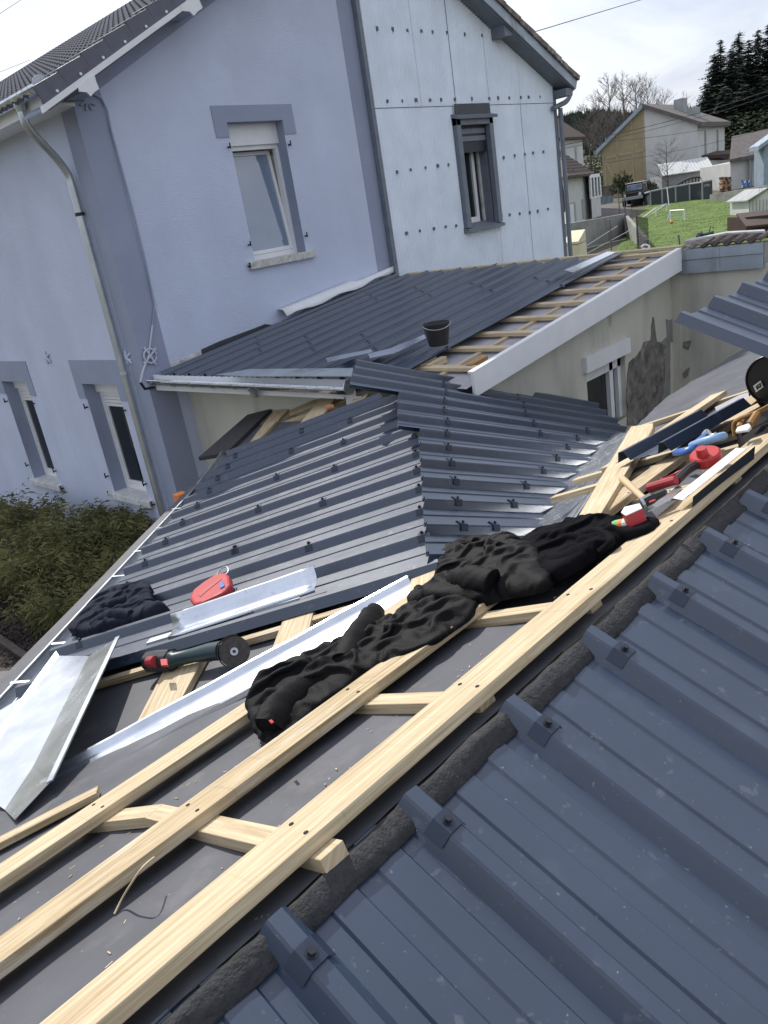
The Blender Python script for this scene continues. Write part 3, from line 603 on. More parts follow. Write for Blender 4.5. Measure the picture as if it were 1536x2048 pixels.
for a0, a1, b0, b1 in ((s0, s0 + .07, wz0, wz1), (s0 + .62, s0 + .70, wz0, wz1), (s0 + .07, s0 + .62, wz0 + .05, wz0 + .16)): MB().box((a0, CY + .22, b0), (a1, CY + .29, b1)).build('sash', 'white', wo2)
MB().box((s0 + .7, CY + .24, wz0), (s0 + .80, CY + .31, wz1)).build('sash', 'sheet_dark', wo2)
MB().box((s0 + .8, CY + .20, wz0), (s1, CY + .30, wz1)).build('sash', 'white_old', wo2)
MB().face([(s0 + .07, CY + .26, wz0 + .16), (s0 + .62, CY + .26, wz0 + .16), (s0 + .62, CY + .26, wz1), (s0 + .07, CY + .26, wz1)]).build('pane', 'pane', wo2)
# right slope of the roof: worn verge, soffit, purlin end, bent gutter pipe
ru = V((vr0.x - vr1.x, 0, vr0.z - vr1.z)).normalized(); rn2 = V((-ru.z, 0, ru.x))
e0, e1 = V((xa, G - OH, za)), V((vr0.x, G - OH, vr0.z))
def beam(a, b, d0, d1, y0, y1): return MB().hexa([a + rn2 * d0 + V((0, y0, 0)), b + rn2 * d0 + V((0, y0, 0)), b + rn2 * d0 + V((0, y1, 0)), a + rn2 * d0 + V((0, y1, 0))], [a + rn2 * d1 + V((0, y0, 0)), b + rn2 * d1 + V((0, y0, 0)), b + rn2 * d1 + V((0, y1, 0)), a + rn2 * d1 + V((0, y1, 0))])
beam(e0, e1, .0, .16, 0, .03).build('bargeboard', 'zinc', clad)
beam(e0 + V((0, .005, 0)), e1, -.02, .0, .03, OH + .1).build('soffit', 'grey_paint', clad)
nst = 26
for k in range(nst):
    a = e0.lerp(e1, k / nst); b = e0.lerp(e1, (k + 1.08) / nst)
    beam(a, b + rn2 * .012, .161, .24 + .012 * random.random(), -.03 - .012 * random.random(), .25).build('verge_tile', 'roof_old', clad)
beam(e0, e1 + ru * .05, .165, .22, .25, YB - G + OH).build('roof', 'roof_old', clad)
p = at(1000, 62, YP(G - .2)); MB().hexa([(p.x - .10, G - OH + .06, p.z - .12), (p.x + .14, G - OH + .06, p.z - .10), (p.x + .14, G, p.z - .10), (p.x - .10, G, p.z - .12)], [(p.x - .10, G - OH + .06, p.z + .32), (p.x + .14, G - OH + .06, p.z + .15), (p.x + .14, G, p.z + .15), (p.x - .10, G, p.z + .32)]).build('purlin_end', 'grey_paint', clad)
MB().box((XR - .02, G - OH + .05, vr0.z - .10), (vr0.x - .05, G + .3, vr0.z + .03)).build('eave_box', 'grey_paint', clad)
pts = [at(x, y, YP(G - .15)) for x, y in ((1141, 182), (1139, 192), (1132, 203), (1120, 210), (1106, 217))]
MB().tube(smooth_path(pts), .05, 10).build('gutter_pipe', 'grey_paint', clad, smooth=True)
MB().tube([V((XR + .1, G - .15, at(1106, 217, YP(G - .15)).z)), V((XR + .1, G - .15, 0))], .045, 10).build('gutter_pipe', 'grey_paint', clad, smooth=True)
# ================================================================== lean-to between house and wing
lean = thing('lean_to', 'cream rendered lean-to with dark metal roof against the gable', 'building', (5.0, 4.3, 0))
EX = 5.12; RX = 9.91; FY = 4.10; WY = 4.27; SY = 4.93      # eave, ridge, verge, front wall, end of the laid sheets
d_L = V((LN.n.z, 0, -LN.n.x)).normalized()                  # up the slope
LP0 = LN.pt(EX, 0, 0)
def lpt(x, y, h=0): return LN.pt(x, y, h)
# front wall with window, facing the yard
fwx0, fwx1 = at(1172, 742, YP(WY)).x, at(1249, 706, YP(WY)).x; fwz1 = at(1210, 722, YP(WY)).z; fwz0 = at(1225, 850, YP(WY)).z
WX = at(1341, 545, YP(WY)).x                                # corner with the yard wall
WL_ = at(384, 812, GP).x
fw = [(WL_, WY, 0), (WX, WY, 0), (WX, WY, LN.z(WX, WY) - .05), (WL_, WY, LN.z(WL_, WY) - .05)]
MB().poly_hole(fw, [hole_y(fwx0, fwx1, fwz0, fwz1, WY)]).build('wall', 'cream', lean)
MB().poly_hole([(WL_, WY, 0), (WL_, G, 0), (WL_, G, LN.z(WL_, 0) - .12), (WL_, WY, LN.z(WL_, 0) - .12)], []).build('wall', 'cream', lean)
wm = MB()
for a0, a1, b0, b1 in ((fwx0, fwx0 + .07, fwz0, fwz1), (fwx1 - .07, fwx1, fwz0, fwz1), (fwx0, fwx1, fwz1 - .16, fwz1), (fwx0 + .62, fwx0 + .70, fwz0, fwz1)): wm.box((a0, WY + .06, b0), (a1, WY + .14, b1))
wy = wm.build('window', 'white', lean)
MB().box((fwx0, WY + .11, fwz0), (fwx1, WY + .12, fwz1 - .16)).build('pane', 'pane', wy)
MB().box((fwx0 - .06, WY - .05, fwz1 - .02), (fwx1 + .06, WY + .06, fwz1 + .15)).build('shutter_box', 'white', wy)
mb = MB(); mb.face([(fwx1, WY, fwz0), (fwx1, WY, fwz1), (fwx1, WY + .12, fwz1), (fwx1, WY + .12, fwz0)]); mb.face([(fwx0, WY, fwz0), (fwx0, WY, fwz1), (fwx0, WY + .12, fwz1), (fwx0, WY + .12, fwz0)]); mb.build('reveal', 'cream', wy)
# flaked plaster: rough stone showing, and cement repairs
def patch(pxs, pl, n, th, mat, parent, name='bare_patch', rough=.012):
    pts = [at(x, y, pl) for x, y in pxs]; out = []
    for k in range(len(pts)):
        a, b = pts[k], pts[(k + 1) % len(pts)]; m_ = max(1, int((b - a).length / .05))
        for j in range(m_):
            q = a.lerp(b, j / m_); out.append(q + V((noise.noise(q * 9) * rough * 2, noise.noise(q * 9 + V((5, 0, 0))) * rough * (0 if abs(n.y) > .5 else 2), noise.noise(q * 9 + V((0, 7, 0))) * rough * 2)))
    mb = MB(); mb.poly_hole([p + n * th for p in out], [])
    for k in range(len(out)): j = (k + 1) % len(out); mb.face([out[k], out[j], out[j] + n * th, out[k] + n * th])
    return mb.build(name, mat, parent)
patch([(1254, 850), (1252, 780), (1256, 725), (1275, 710), (1287, 683), (1300, 680), (1305, 632), (1312, 682), (1330, 690), (1328, 760), (1318, 850)], YP(WY), V((0, -1, 0)), .012, 'mortar', lean)
patch([(1316, 690), (1334, 672), (1340, 672), (1340, 850), (1318, 850), (1326, 760)], YP(WY), V((0, -1, 0)), .006, 'cement', lean)
patch([(1332, 640), (1364, 638), (1366, 672), (1372, 690), (1350, 684), (1334, 682)], YP(WY), V((0, -1, 0)), .010, 'cement', lean)
# underlay and battens of the lean-to
struct(MB().grid([[lpt(x, y, -.11 + .004 * noise.noise(V((x * 3, y * 3, 1)))) for y in (FY + .02, 5, 6, 7, 8, G)] for x in [EX + .05 + i * (RX - EX - .05) / 20 for i in range(21)]]).build('underlay', 'underlay_light', smooth=True))
for i, (xx, yy) in enumerate(((900, 733), (965, 694), (1012, 664), (1046, 634), (1088, 606), (1122, 581), (1156, 557), (1192, 533), (1222, 514), (1262, 501))):
    c_ = at(xx, yy, LN.up(-.05)); mb = MB()
    mb.bar(LN.pt(c_.x, FY + .03, -.085), LN.pt(c_.x + .02 * random.uniform(-1, 1), 8.9, -.085), .085, .034, LN.n)
    mb.build('batten', 'pine_pale', lean, bevel=.002)
for yy in (4.62, 5.9, 7.2, 8.4): MB().bar(LN.pt(EX + .1, yy, -.112), LN.pt(RX - .05, yy, -.112), .05, .026, LN.n).build('cross_batten', 'pine', lean)
# verge board
v0, v1 = lpt(5.24, FY), lpt(at(1358, 505, YP(FY)).x, FY)
MB().hexa([v0 + V((0, -.03, -.20)), v1 + V((0, -.03, -.24)), v1 + V((0, 0, -.24)), v0 + V((0, 0, -.20))], [v0 + V((0, -.03, .02)), v1 + V((0, -.03, .02)), v1 + V((0, 0, .02)), v0 + V((0, 0, .02))]).build('verge_board', 'white', lean)
MB().hexa([v0 + V((0, 0, .0)), v1 + V((0, 0, .0)), v1 + V((0, .03, .0)), v0 + V((0, .03, .0))], [v0 + V((0, 0, .02)), v1 + V((0, 0, .02)), v1 + V((0, .03, .02)), v0 + V((0, .03, .02))]).build('verge_trim', 'white', lean)
for px, py in ((985, 760), (1012, 738), (1160, 650), (1270, 586)):
    p = at(px, py, YP(WY - .01)); MB().box((p.x - .09, WY - .012, p.z - .05), (p.x + .07, WY + .0, p.z + .05)).build('pocket_shade', 'dark_void', lean)  # near-black plates on the wall face: shade of rafter hollows put into colour
for px in (838, 858, 940):
    p = at(px, 742, LN.up(-.1)); MB().bar(p, p + d_L * .25, .07, .06, LN.n).build('rafter_end', 'pine_pale' if px < 900 else 'ochre', lean)
# laid sheets of the lean-to: ribs run up the slope; joints half way
PL = LN.pt(EX, SY, .0); DLs = d_L; UL = V((0, 1, 0)); WL = .333
for i, (a, b) in enumerate(((0, 3), (3, 6), (6, 9), (9, 12))):
    lb = ('dark ribbed sheet at open edge of the lean-to roof, beside the bucket', 'second dark ribbed sheet of the lean-to roof from the open edge', 'third dark ribbed sheet of the lean-to roof from the open edge', 'dark ribbed sheet of the lean-to roof against the gable flashing')[i]
    ex = (0, .02, .05, .08)[i]
    cl_ = [(k, t + .25 * ((k * 7) % 3 - 1)) for k in range(a, b) for t in (1.1, 3.3)]
    r_ = ribbed('roof_sheet', lb, PL, DLs, UL, LN.n, WL, a, b, lambda k: .0, lambda k, i=i: 4.62 + .05 * sin(k * 3 + i), cl_, 'sheets of the lean-to roof', lift=.002 * i)
    # upper lap of the second length
    jt = 2.5 + .35 * ((i * 3) % 4 - 1)
# loose long strip at the open edge of the lean-to roof
def strip(name, label, cat, pxs, pl, th, mat, group=None): return tag(slab(name, pxs, pl, th, mat), label, cat, group)
strip('metal_strip', 'long bright metal strip lying up the lean-to roof beside the bucket', 'metal strip', [(740, 716), (790, 706), (852, 676), (848, 669), (782, 696), (736, 708)], LN.up(.062), .006, 'galva')
strip('metal_strip', 'thin grey strip on the lean-to roof left of the bucket', 'metal strip', [(655, 724), (745, 704), (742, 698), (652, 716)], LN.up(.062), .006, 'galva')
strip('metal_strip', 'pale metal flashing offcut on the open upper edge of the lean-to roof', 'metal strip', [(1128, 540), (1215, 503), (1232, 504), (1146, 545)], LN.up(.06), .006, 'galva')
# flat folded closure lying above the eave
strip('eave_flashing', 'grey flat flashing lying across the ribs near the lean-to eave', 'flashing', [(432, 749), (500, 738), (706, 736), (703, 752), (486, 752)], LN.up(.05), .008, 'zinc')
# gutter of the lean-to
gq = LN.z(EX, 0) - .06
lg, s_, d_ = gutter((EX - .07, 5.42, gq - .02), (EX - .07, G - .08, gq), .075, 'gutter', 'galva', lean, side=-1, lip=.009)
MB().tube([(EX - .07, 5.418, gq - .021), (EX - .07, 5.424, gq - .021)], .076, 20).build('gutter_end', 'galva', lg)
for k in range(9):
    yy = 5.55 + k * .42; MB().tube([V((EX - .07 + .079 * cos(a), yy, gq - .01 + .079 * sin(a))) for a in [pi * .98 + pi * 1.02 * j / 8 for j in range(9)]] + [V((EX + .05, yy, gq + .03))], .006, 5).build('gutter_bracket', 'galva', lg)
po = at(511, 800, XP(EX - .07)); MB().tube([(EX - .07, po.y, gq - .06), (EX - .07, po.y, gq - .11), (EX - .07, po.y, gq - .17)], [.07, .045, .043], 14).build('outlet', 'galva_old', lg, smooth=True)
MB().box((EX + .0, 5.45, gq - .14), (EX + .03, G - .02, gq + .03)).build('eave_board', 'white', lean)
MB().box((EX - .0, 5.6, gq - .165), (WL_ - .002, G - .02, gq - .14)).build('eave_soffit', 'white', lean)
MB().prism([(EX + .02, 5.6, gq - .14), (EX + .02, 5.35, gq - .14), (EX + .02, 5.25, gq - .22), (EX + .02, 5.1, gq - .24), (EX + .02, 5.3, gq - .29), (EX + .02, 5.6, gq - .27)], (.03, 0, 0)).build('eave_bracket', 'white', lean)
# flashing along the gable: lifted white strip, bare mortar strip, tar paper
def ribbon(name, label, cat, lo, hi, n_, th, mat, parent=None):
    """strip on the gable between two pixel polylines"""
    a = [at(x, y, YP(G - .03)) for x, y in lo]; b = [at(x, y, YP(G - .012)) for x, y in hi]
    mb = MB().grid([a, b]); o = mb.build(name, mat, parent, solid=th)
    if label: tag(o, label, cat)
    return o
xa0, xa1 = at(566, 650, YP(G - .1)).x, at(790, 545, YP(G - .1)).x; rows = [[], [], []]
for k in range(15):
    f = k / 14; x = xa0 + (xa1 - xa0) * f; wd = (.24 if f < .62 else .24 - .16 * (f - .62) / .38); b0 = LN.pt(x, G - wd, .03 + .02 * (1 - f)); 
    rows[2].append(b0 + V((0, 0, .02 * sin(k * 1.3)))); rows[0].append(V((x + .03, G - .012, LN.z(x, G) + (.15 if f < .62 else .10)))); rows[1].append(rows[0][-1].lerp(b0, .45) + V((0, -.03, .035)))
tag(MB().grid(rows).build('wall_flashing', 'white', smooth=True, solid=.003), 'curled white flashing strip along gable above the lean-to roof', 'flashing')
ribbon('tar_paper', None, None, [(402, 718), (470, 690), (560, 660), (580, 655)], [(400, 700), (440, 682), (505, 658), (530, 648), (556, 640)][:4], 0, .004, 'sheet_dark', lean)
ribbon('bare_mortar', None, None, [(340, 745), (372, 730), (404, 716)], [(342, 726), (372, 715), (402, 698)], 0, .006, 'sill', house)
ribbon('flashing_lip', None, None, [(310, 772), (325, 762), (344, 748)], [(318, 758), (330, 748), (342, 738)], 0, .004, 'galva_old', lean)
# bucket on the lean-to
bc = LN.pt(5.95, SY + .0, .045); bc = at(878, 690, LN.up(.05))
bk = thing('bucket', 'black builders bucket standing at open edge of the lean-to roof', 'bucket', bc)
mb = MB(); rows = []
for z, r in ((0, .095), (.20, .13), (.205, .137), (.22, .137), (.22, .127), (.02, .090)): rows.append([bc + V((r * cos(2 * pi * j / 24), r * sin(2 * pi * j / 24), z)) for j in range(24)])
mb.grid(rows, True); mb.face(list(reversed(rows[0]))); mb.face(rows[-1]); mb.build('bucket_body', 'black_plastic', bk)
MB().tube([bc + V((.135 * cos(a) * .707 - .0, -.135 * cos(a) * .707, .21 - .08 * sin(a) * .6)) + V((-.085, -.085, 0)) * sin(a) for a in [pi * j / 14 for j in range(15)]], .005, 6).build('handle', 'steel', bk, smooth=True)
# planks bridging the open corner between lean-to eave and wing
def plank(pxs, pl, th, mat, label, cat='plank', group=None, name='plank', bevel=.002): return tag(slab(name, pxs, pl, th, mat, bevel=bevel), label, cat, group)
plank([(493, 893), (548, 820), (578, 818), (520, 876)], A.up(-.055), .03, 'pine_rough', 'yellowish plank sticking out above the far anthracite sheet by the gutter outlet')
plank([(600, 846), (640, 796), (672, 792), (644, 833)], A.up(-.05), .03, 'pine_pale', 'pale plank stub below the lean-to gutter next to copper fitting')
plank([(700, 808), (712, 790), (738, 786), (728, 798)], A.up(-.05), .03, 'pine_pale', 'small plank stub at gutter end under the overlapping sheet')
plank([(548, 856), (690, 800), (690, 794), (560, 846)], A.up(-.095), .03, 'pine', 'narrow lath crossing below the plank stubs near the gutter')
plank([(578, 828), (640, 803), (632, 797), (585, 818)], A.up(-.07), .03, 'pine_rough', 'dirty lath under the lean-to gutter')
tag(slab('eave_plank', [(396, 915), (510, 816), (541, 818), (452, 905)], A.up(-.045), .04, 'felt'), 'dark weathered plank along the eave beside the cream wall', 'plank')
p = at(652, 818, A.up(-.02)); cp = MB(); cp.tube([p, p + V((.07, -.03, .0))], .032, 14); tag(cp.build('pipe_fitting', 'copper', smooth=False), 'copper coloured pipe fitting beside plank stub under the gutter', 'pipe fitting')
# ================================================================== wing body, gutter, yard walls
wing = thing('wing', 'low wing of the building below the anthracite sheets', 'building', (2, 3, 0))
ea, eb = A.pt(*((PA + UA * (12.4 * WA) + DA * -.15).xy)), A.pt(*((PA + DA * .39).xy))
en = (eb - ea).normalized(); eo = V((-en.y, en.x, 0)).normalized(); eo = eo if eo.y > 0 else -eo
wz = ea.z - .3
MB().hexa([ea - eo * .25 - V((0, 0, ea.z)) - en * 2.0, eb - eo * .25 - V((0, 0, eb.z)) + en * .6, eb - eo * .45 - V((0, 0, eb.z)) + en * .6, ea - eo * .45 - V((0, 0, ea.z)) - en * 2.0], [ea - eo * .25 + V((0, 0, wz - ea.z)) - en * 2.0, eb - eo * .25 + V((0, 0, wz - eb.z)) + en * .6, eb - eo * .45 + V((0, 0, wz - eb.z)) + en * .6, ea - eo * .45 + V((0, 0, wz - ea.z)) - en * 2.0]).build('wall', 'cream', wing)
g0, g1 = at(-60, 1462, ZP(ea.z - .05)), at(388, 978, ZP(ea.z - .05))
gd = (g1 - g0).normalized(); gs = V((-gd.y, gd.x, 0)); gs = gs if gs.y > 0 else -gs
gc0, gc1 = g0 - gs * .07, g1 - gs * .07
wg, s_, d_ = gutter(gc0 - gd * .6, gc1, .07, 'gutter', 'galva_old', wing, side=1 if gd.cross(V((0, 0, 1))).dot(gs) > 0 else -1, lip=.0095)
for px, py in ((22, 1368), (104, 1290), (176, 1212), (226, 1155), (268, 1105), (312, 1058), (344, 1020)):
    c_ = at(px, py, ZP(ea.z - .05)); MB().bar(c_ + V((0, 0, .006)), c_ - gs * .10 + V((0, 0, .004)), .018, .003, V((0, 0, 1))).build('gutter_strap', 'galva', wg)
# gutter end piece resting at the far end
h0, h1 = at(388, 978, ZP(ea.z - .04)), at(446, 902, ZP(ea.z - .04))
gutter(h0 - gs * .06, h1 - gs * .06, .065, 'gutter', 'galva_old', wing, side=1 if gd.cross(V((0, 0, 1))).dot(gs) > 0 else -1, lip=.006)
# eave flashing inside the gutter line
MB().grid([[PA + UA * (k * WA) + DA * (lerp_tab(eA, k) + .012) - NA * .045 for k in (0, 3, 6, 9, 12.3)], [PA + UA * (k * WA) + DA * (lerp_tab(eA, k) + .03) - NA * .11 for k in (0, 3, 6, 9, 12.3)]]).build('eave_flashing', 'galva', wing, solid=.002)
# valley metal between right slope and near roof
vl = [(12.4, -1.40), (11.6, -.86), (11, -.53), (10, -.14), (9, .26), (8, .63), (7, 1.05), (6, 1.5), (5, 1.88), (4, 2.35), (3, 2.8)]
ra = [PB + UB * (k * WB) + DB * (t - .10) - NB * .055 for k, t in vl]
rb_ = [at(x, y, U.up(.012)) for x, y in ((1010, 1185), (1060, 1140), (1104, 1088), (1140, 1052), (1168, 1012), (1184, 985), (1200, 960), (1220, 928), (1236, 902), (1252, 878), (1268, 850))]
rm = [a.lerp(b, .62) + V((0, 0, -.045 + .012 * noise.noise(V((i * .9, 0, 0))))) for i, (a, b) in enumerate(zip(ra, rb_))]
tag(MB().grid([ra, rm, rb_]).build('valley_metal', 'galva', smooth=True, solid=.002), 'dusty galvanised valley sheet between right wing slope and wide board', 'flashing')
tag(slab('plank', [(1136, 1066), (1262, 853), (1306, 846), (1306, 856), (1190, 1046), (1150, 1070)], U.up(.075), .032, 'pine_pale', bevel=.003), 'wide pale board lying along the valley under the hammer handle', 'plank')
# yard wall with zinc coping and tiles
yard = thing('yard_wall', 'stained cream yard wall with zinc capping and clay tiles on top', 'wall', (WX, 3, 0))
Y1 = .4; YX = XP(WX)
zt0 = at(1345, 541, YX).z; zt1 = at(1530, 531, YX).z
MB().box((WX, Y1, 0), (WX + .25, WY - .003, (zt0 + zt1) / 2 + .0)).build('wall', 'cream', yard)
tz = at(1362, 500, XP(WX - .06)).z; zb = (zt0 + zt1) / 2; ym = at(1440, 500, XP(WX - .06)).y
yend = at(1526, 500, XP(WX - .06)).y
for k, (ya, yb2) in enumerate(((ym + .003, WY - .1), (yend, ym))):
    zz = MB(); zz.box((WX - .06, ya, zb - .03), (WX - .045, yb2, zb + (tz - zb) * .5)); zz.build('zinc_strip', 'zinc', yard)
    zz = MB(); zz.box((WX - .075, ya, zb + (tz - zb) * .5 + .006), (WX - .045, yb2, tz)); zz.build('zinc_strip', 'zinc', yard)
MB().box((WX - .02, yend, zb), (WX + .3, WY - .1, tz - .02)).build('wall_head', 'cement', yard)
# row of wavy tiles along the top
for k in range(7):
    y0_ = yend + .02 + k * (WY - .15 - yend) / 7; ln = (WY - .15 - yend) / 7
    rows = []
    for xx, zz_ in ((WX - .085, tz + .0), (WX + .35, tz + .05)):
        rows.append([(xx, y0_ + ln * j / 10, zz_ + .015 + .020 * sin(2 * pi * j / 10) + .006 * (k % 2)) for j in range(11)])
    MB().grid(rows).build('clay_tile', 'brown' if k < 5 else 'roof_old', yard, solid=.014)
MB().tube([(WX - .02, yend, tz + .11), (WX + .02, 3.6, tz + .13), (WX - .02, WY - .2, tz + .09)], .02, 6).build('mortar_bead', 'white_old', yard)
YN = V((-1, 0, 0))
patch([(1342, 545), (1360, 545), (1362, 600), (1362, 850), (1342, 850)], YX, YN, .010, 'cream', yard, 'pier', .001)
patch([(1372, 805), (1380, 785), (1386, 800), (1388, 840), (1374, 850)], YX, YN, .006, 'cement', yard)
patch([(1428, 800), (1430, 775), (1444, 758), (1456, 735), (1472, 732), (1480, 740), (1474, 790), (1466, 810)], YX, YN, .006, 'cement', yard)
patch([(1482, 706), (1504, 705), (1504, 800), (1482, 800)], YX, YN, -.02, 'cement', yard, 'recess', .002)
patch([(1364, 672), (1376, 668), (1384, 680), (1378, 700), (1366, 694)], YX, YN, .008, 'mortar', yard)
patch([(1366, 745), (1378, 735), (1376, 752), (1368, 756)], YX, YN, .008, 'mortar', yard)
patch([(1335, 840), (1410, 828), (1420, 870), (1335, 880)], YX, YN, .004, 'cement', yard)
# walls of the near building under the near roof
nb = thing('near_building', 'building under the near roof, only its roof in view', 'building', (2, 0, 0))
MB().box((-1.4, -3.0, 0), (7.0, -2.8, 1.0)).build('wall', 'cream', nb); MB().box((2.6, 1.5, 0), (7.0, 1.7, 2.3)).build('wall', 'cream', nb)
# ================================================================== loose metal, cloth and tools on the roofs
def sweep(name, label, cat, p, q, n, prof, mat, seg=8, solid=.0018, wob=0, smooth=False, parent=None):
    """profile (across, up) swept from p to q"""
    p, q, n = V(p), V(q), V(n).normalized(); d = (q - p).normalized(); c = d.cross(n).normalized(); n = c.cross(d)
    rows = [[p.lerp(q, i / seg) + c * a + n * (b + wob * noise.noise(V((i * .5, a * 9, 1)))) for a, b in prof] for i in range(seg + 1)]
    o = MB().grid(rows).build(name, mat, parent, solid=solid, smooth=smooth)
    return tag(o, label, cat) if label else o
VT = A.up(-.03)
# long valley trough
p, q = at(70, 1602, VT), at(838, 1182, VT)
sweep('valley_trough', 'long shiny galvanised trough running under the puffer jacket', 'flashing', p, q, NA, [(-.115, .028), (-.105, .036), (-.095, .034), (-.082, .012), (-.05, .0), (.0, -.004), (.055, .004), (.085, .020), (.098, .030), (.104, .012)], 'galva', 16, .002, .003)
# bright tray at the left edge
TP = A.up(.02)
tray = thing('flashing_tray', 'bright folded galvanised tray at left edge beside the gutter', 'flashing', at(100, 1450, TP))
def strip3(name, pts, parent, mat='galva', solid=.002): return MB().grid(pts).build(name, mat, parent, solid=solid)
fl = [[at(118, 1312, TP), at(178, 1313, TP)], [at(0, 1478, TP), at(66, 1535, TP)], [at(-60, 1570, TP), at(10, 1620, TP)]]
strip3('tray_floor', fl, tray, 'galva')
strip3('tray_side', [[at(178, 1313, TP), at(236, 1275, TP.up(.06))], [at(66, 1535, TP), at(100, 1565, TP.up(.06))], [at(10, 1620, TP), at(30, 1640, TP.up(.05))]], tray)
strip3('tray_side', [[at(112, 1302, TP.up(.012)), at(118, 1312, TP)], [at(-10, 1470, TP.up(.012)), at(0, 1478, TP)]], tray)
a, b = at(236, 1275, TP.up(.06)), at(100, 1565, TP.up(.06)); MB().bar(a, b, .022, .006, NA).build('tray_lip', 'galva_old', tray)
tag(MB().grid([[at(-40, 1575, A.up(-.02)), at(62, 1535, A.up(-.02))], [at(-40, 1650, A.up(-.03)), at(30, 1640, A.up(-.03))]]).build('flashing_offcut', 'galva', solid=.002), 'pale metal offcut under the bright tray at left edge', 'flashing')
tag(MB().grid([[at(-30, 1500, A.up(-.035)), at(-30, 1440, A.up(-.035))], [at(52, 1425, A.up(-.035)), at(60, 1385, A.up(-.035))]]).build('flashing_offcut', 'galva', solid=.002), 'small dull metal offcut between tray and gutter at left edge', 'flashing')
# flashing pieces lying on the near sheets of the wing
p, q = at(345, 1262, A.up(.015)), at(634, 1166, A.up(.015))
sweep('flashing_piece', 'shiny curved galvanised flashing lying on the sheet below the red case', 'flashing', p, q, NA, [(-.062, .052), (-.055, .062), (-.045, .058), (-.034, .03), (-.015, .006), (.02, .0), (.05, .004), (.058, .002), (.060, -.014)], 'galva', 10, .002, .002, True)
p, q = at(294, 1284, A.up(.006)), at(600, 1193, A.up(.006)); sweep('flashing_piece', 'narrow folded strip below the shiny curved flashing', 'flashing', p, q, NA, [(-.03, .0), (.012, .0), (.016, -.02)], 'galva_old', 8)
# planks on the wing's underlay
PK = A2.up(.034)
plank([(258, 1474), (322, 1350), (352, 1296), (420, 1292), (388, 1350), (343, 1432)], PK, .03, 'pine', 'pale plank under the angle grinder handle')
plank([(528, 1340), (572, 1222), (628, 1216), (606, 1306)], PK.up(.012), .03, 'pine', 'wider pale plank right of the grinding disc')
plank([(506, 1354), (530, 1330), (552, 1328), (536, 1344)], PK.up(-.005), .025, 'pine_pale', 'small lath end sticking out below the wider plank')
plank([(818, 1190), (822, 1156), (878, 1138), (880, 1160), (860, 1180)], U.up(.075), .03, 'pine', 'short plank end showing between jacket and wing sheets')
tag(MB().bar(PA + UA * (12.25 * WA) + DA * -.2 - NA * .075, PA + UA * (12.2 * WA) + DA * -2.2 - NA * .075, .04, .03, NA).build('lath', 'pine_rough'), 'lath showing under the near edge of the wing sheets behind the grinder', 'lath')
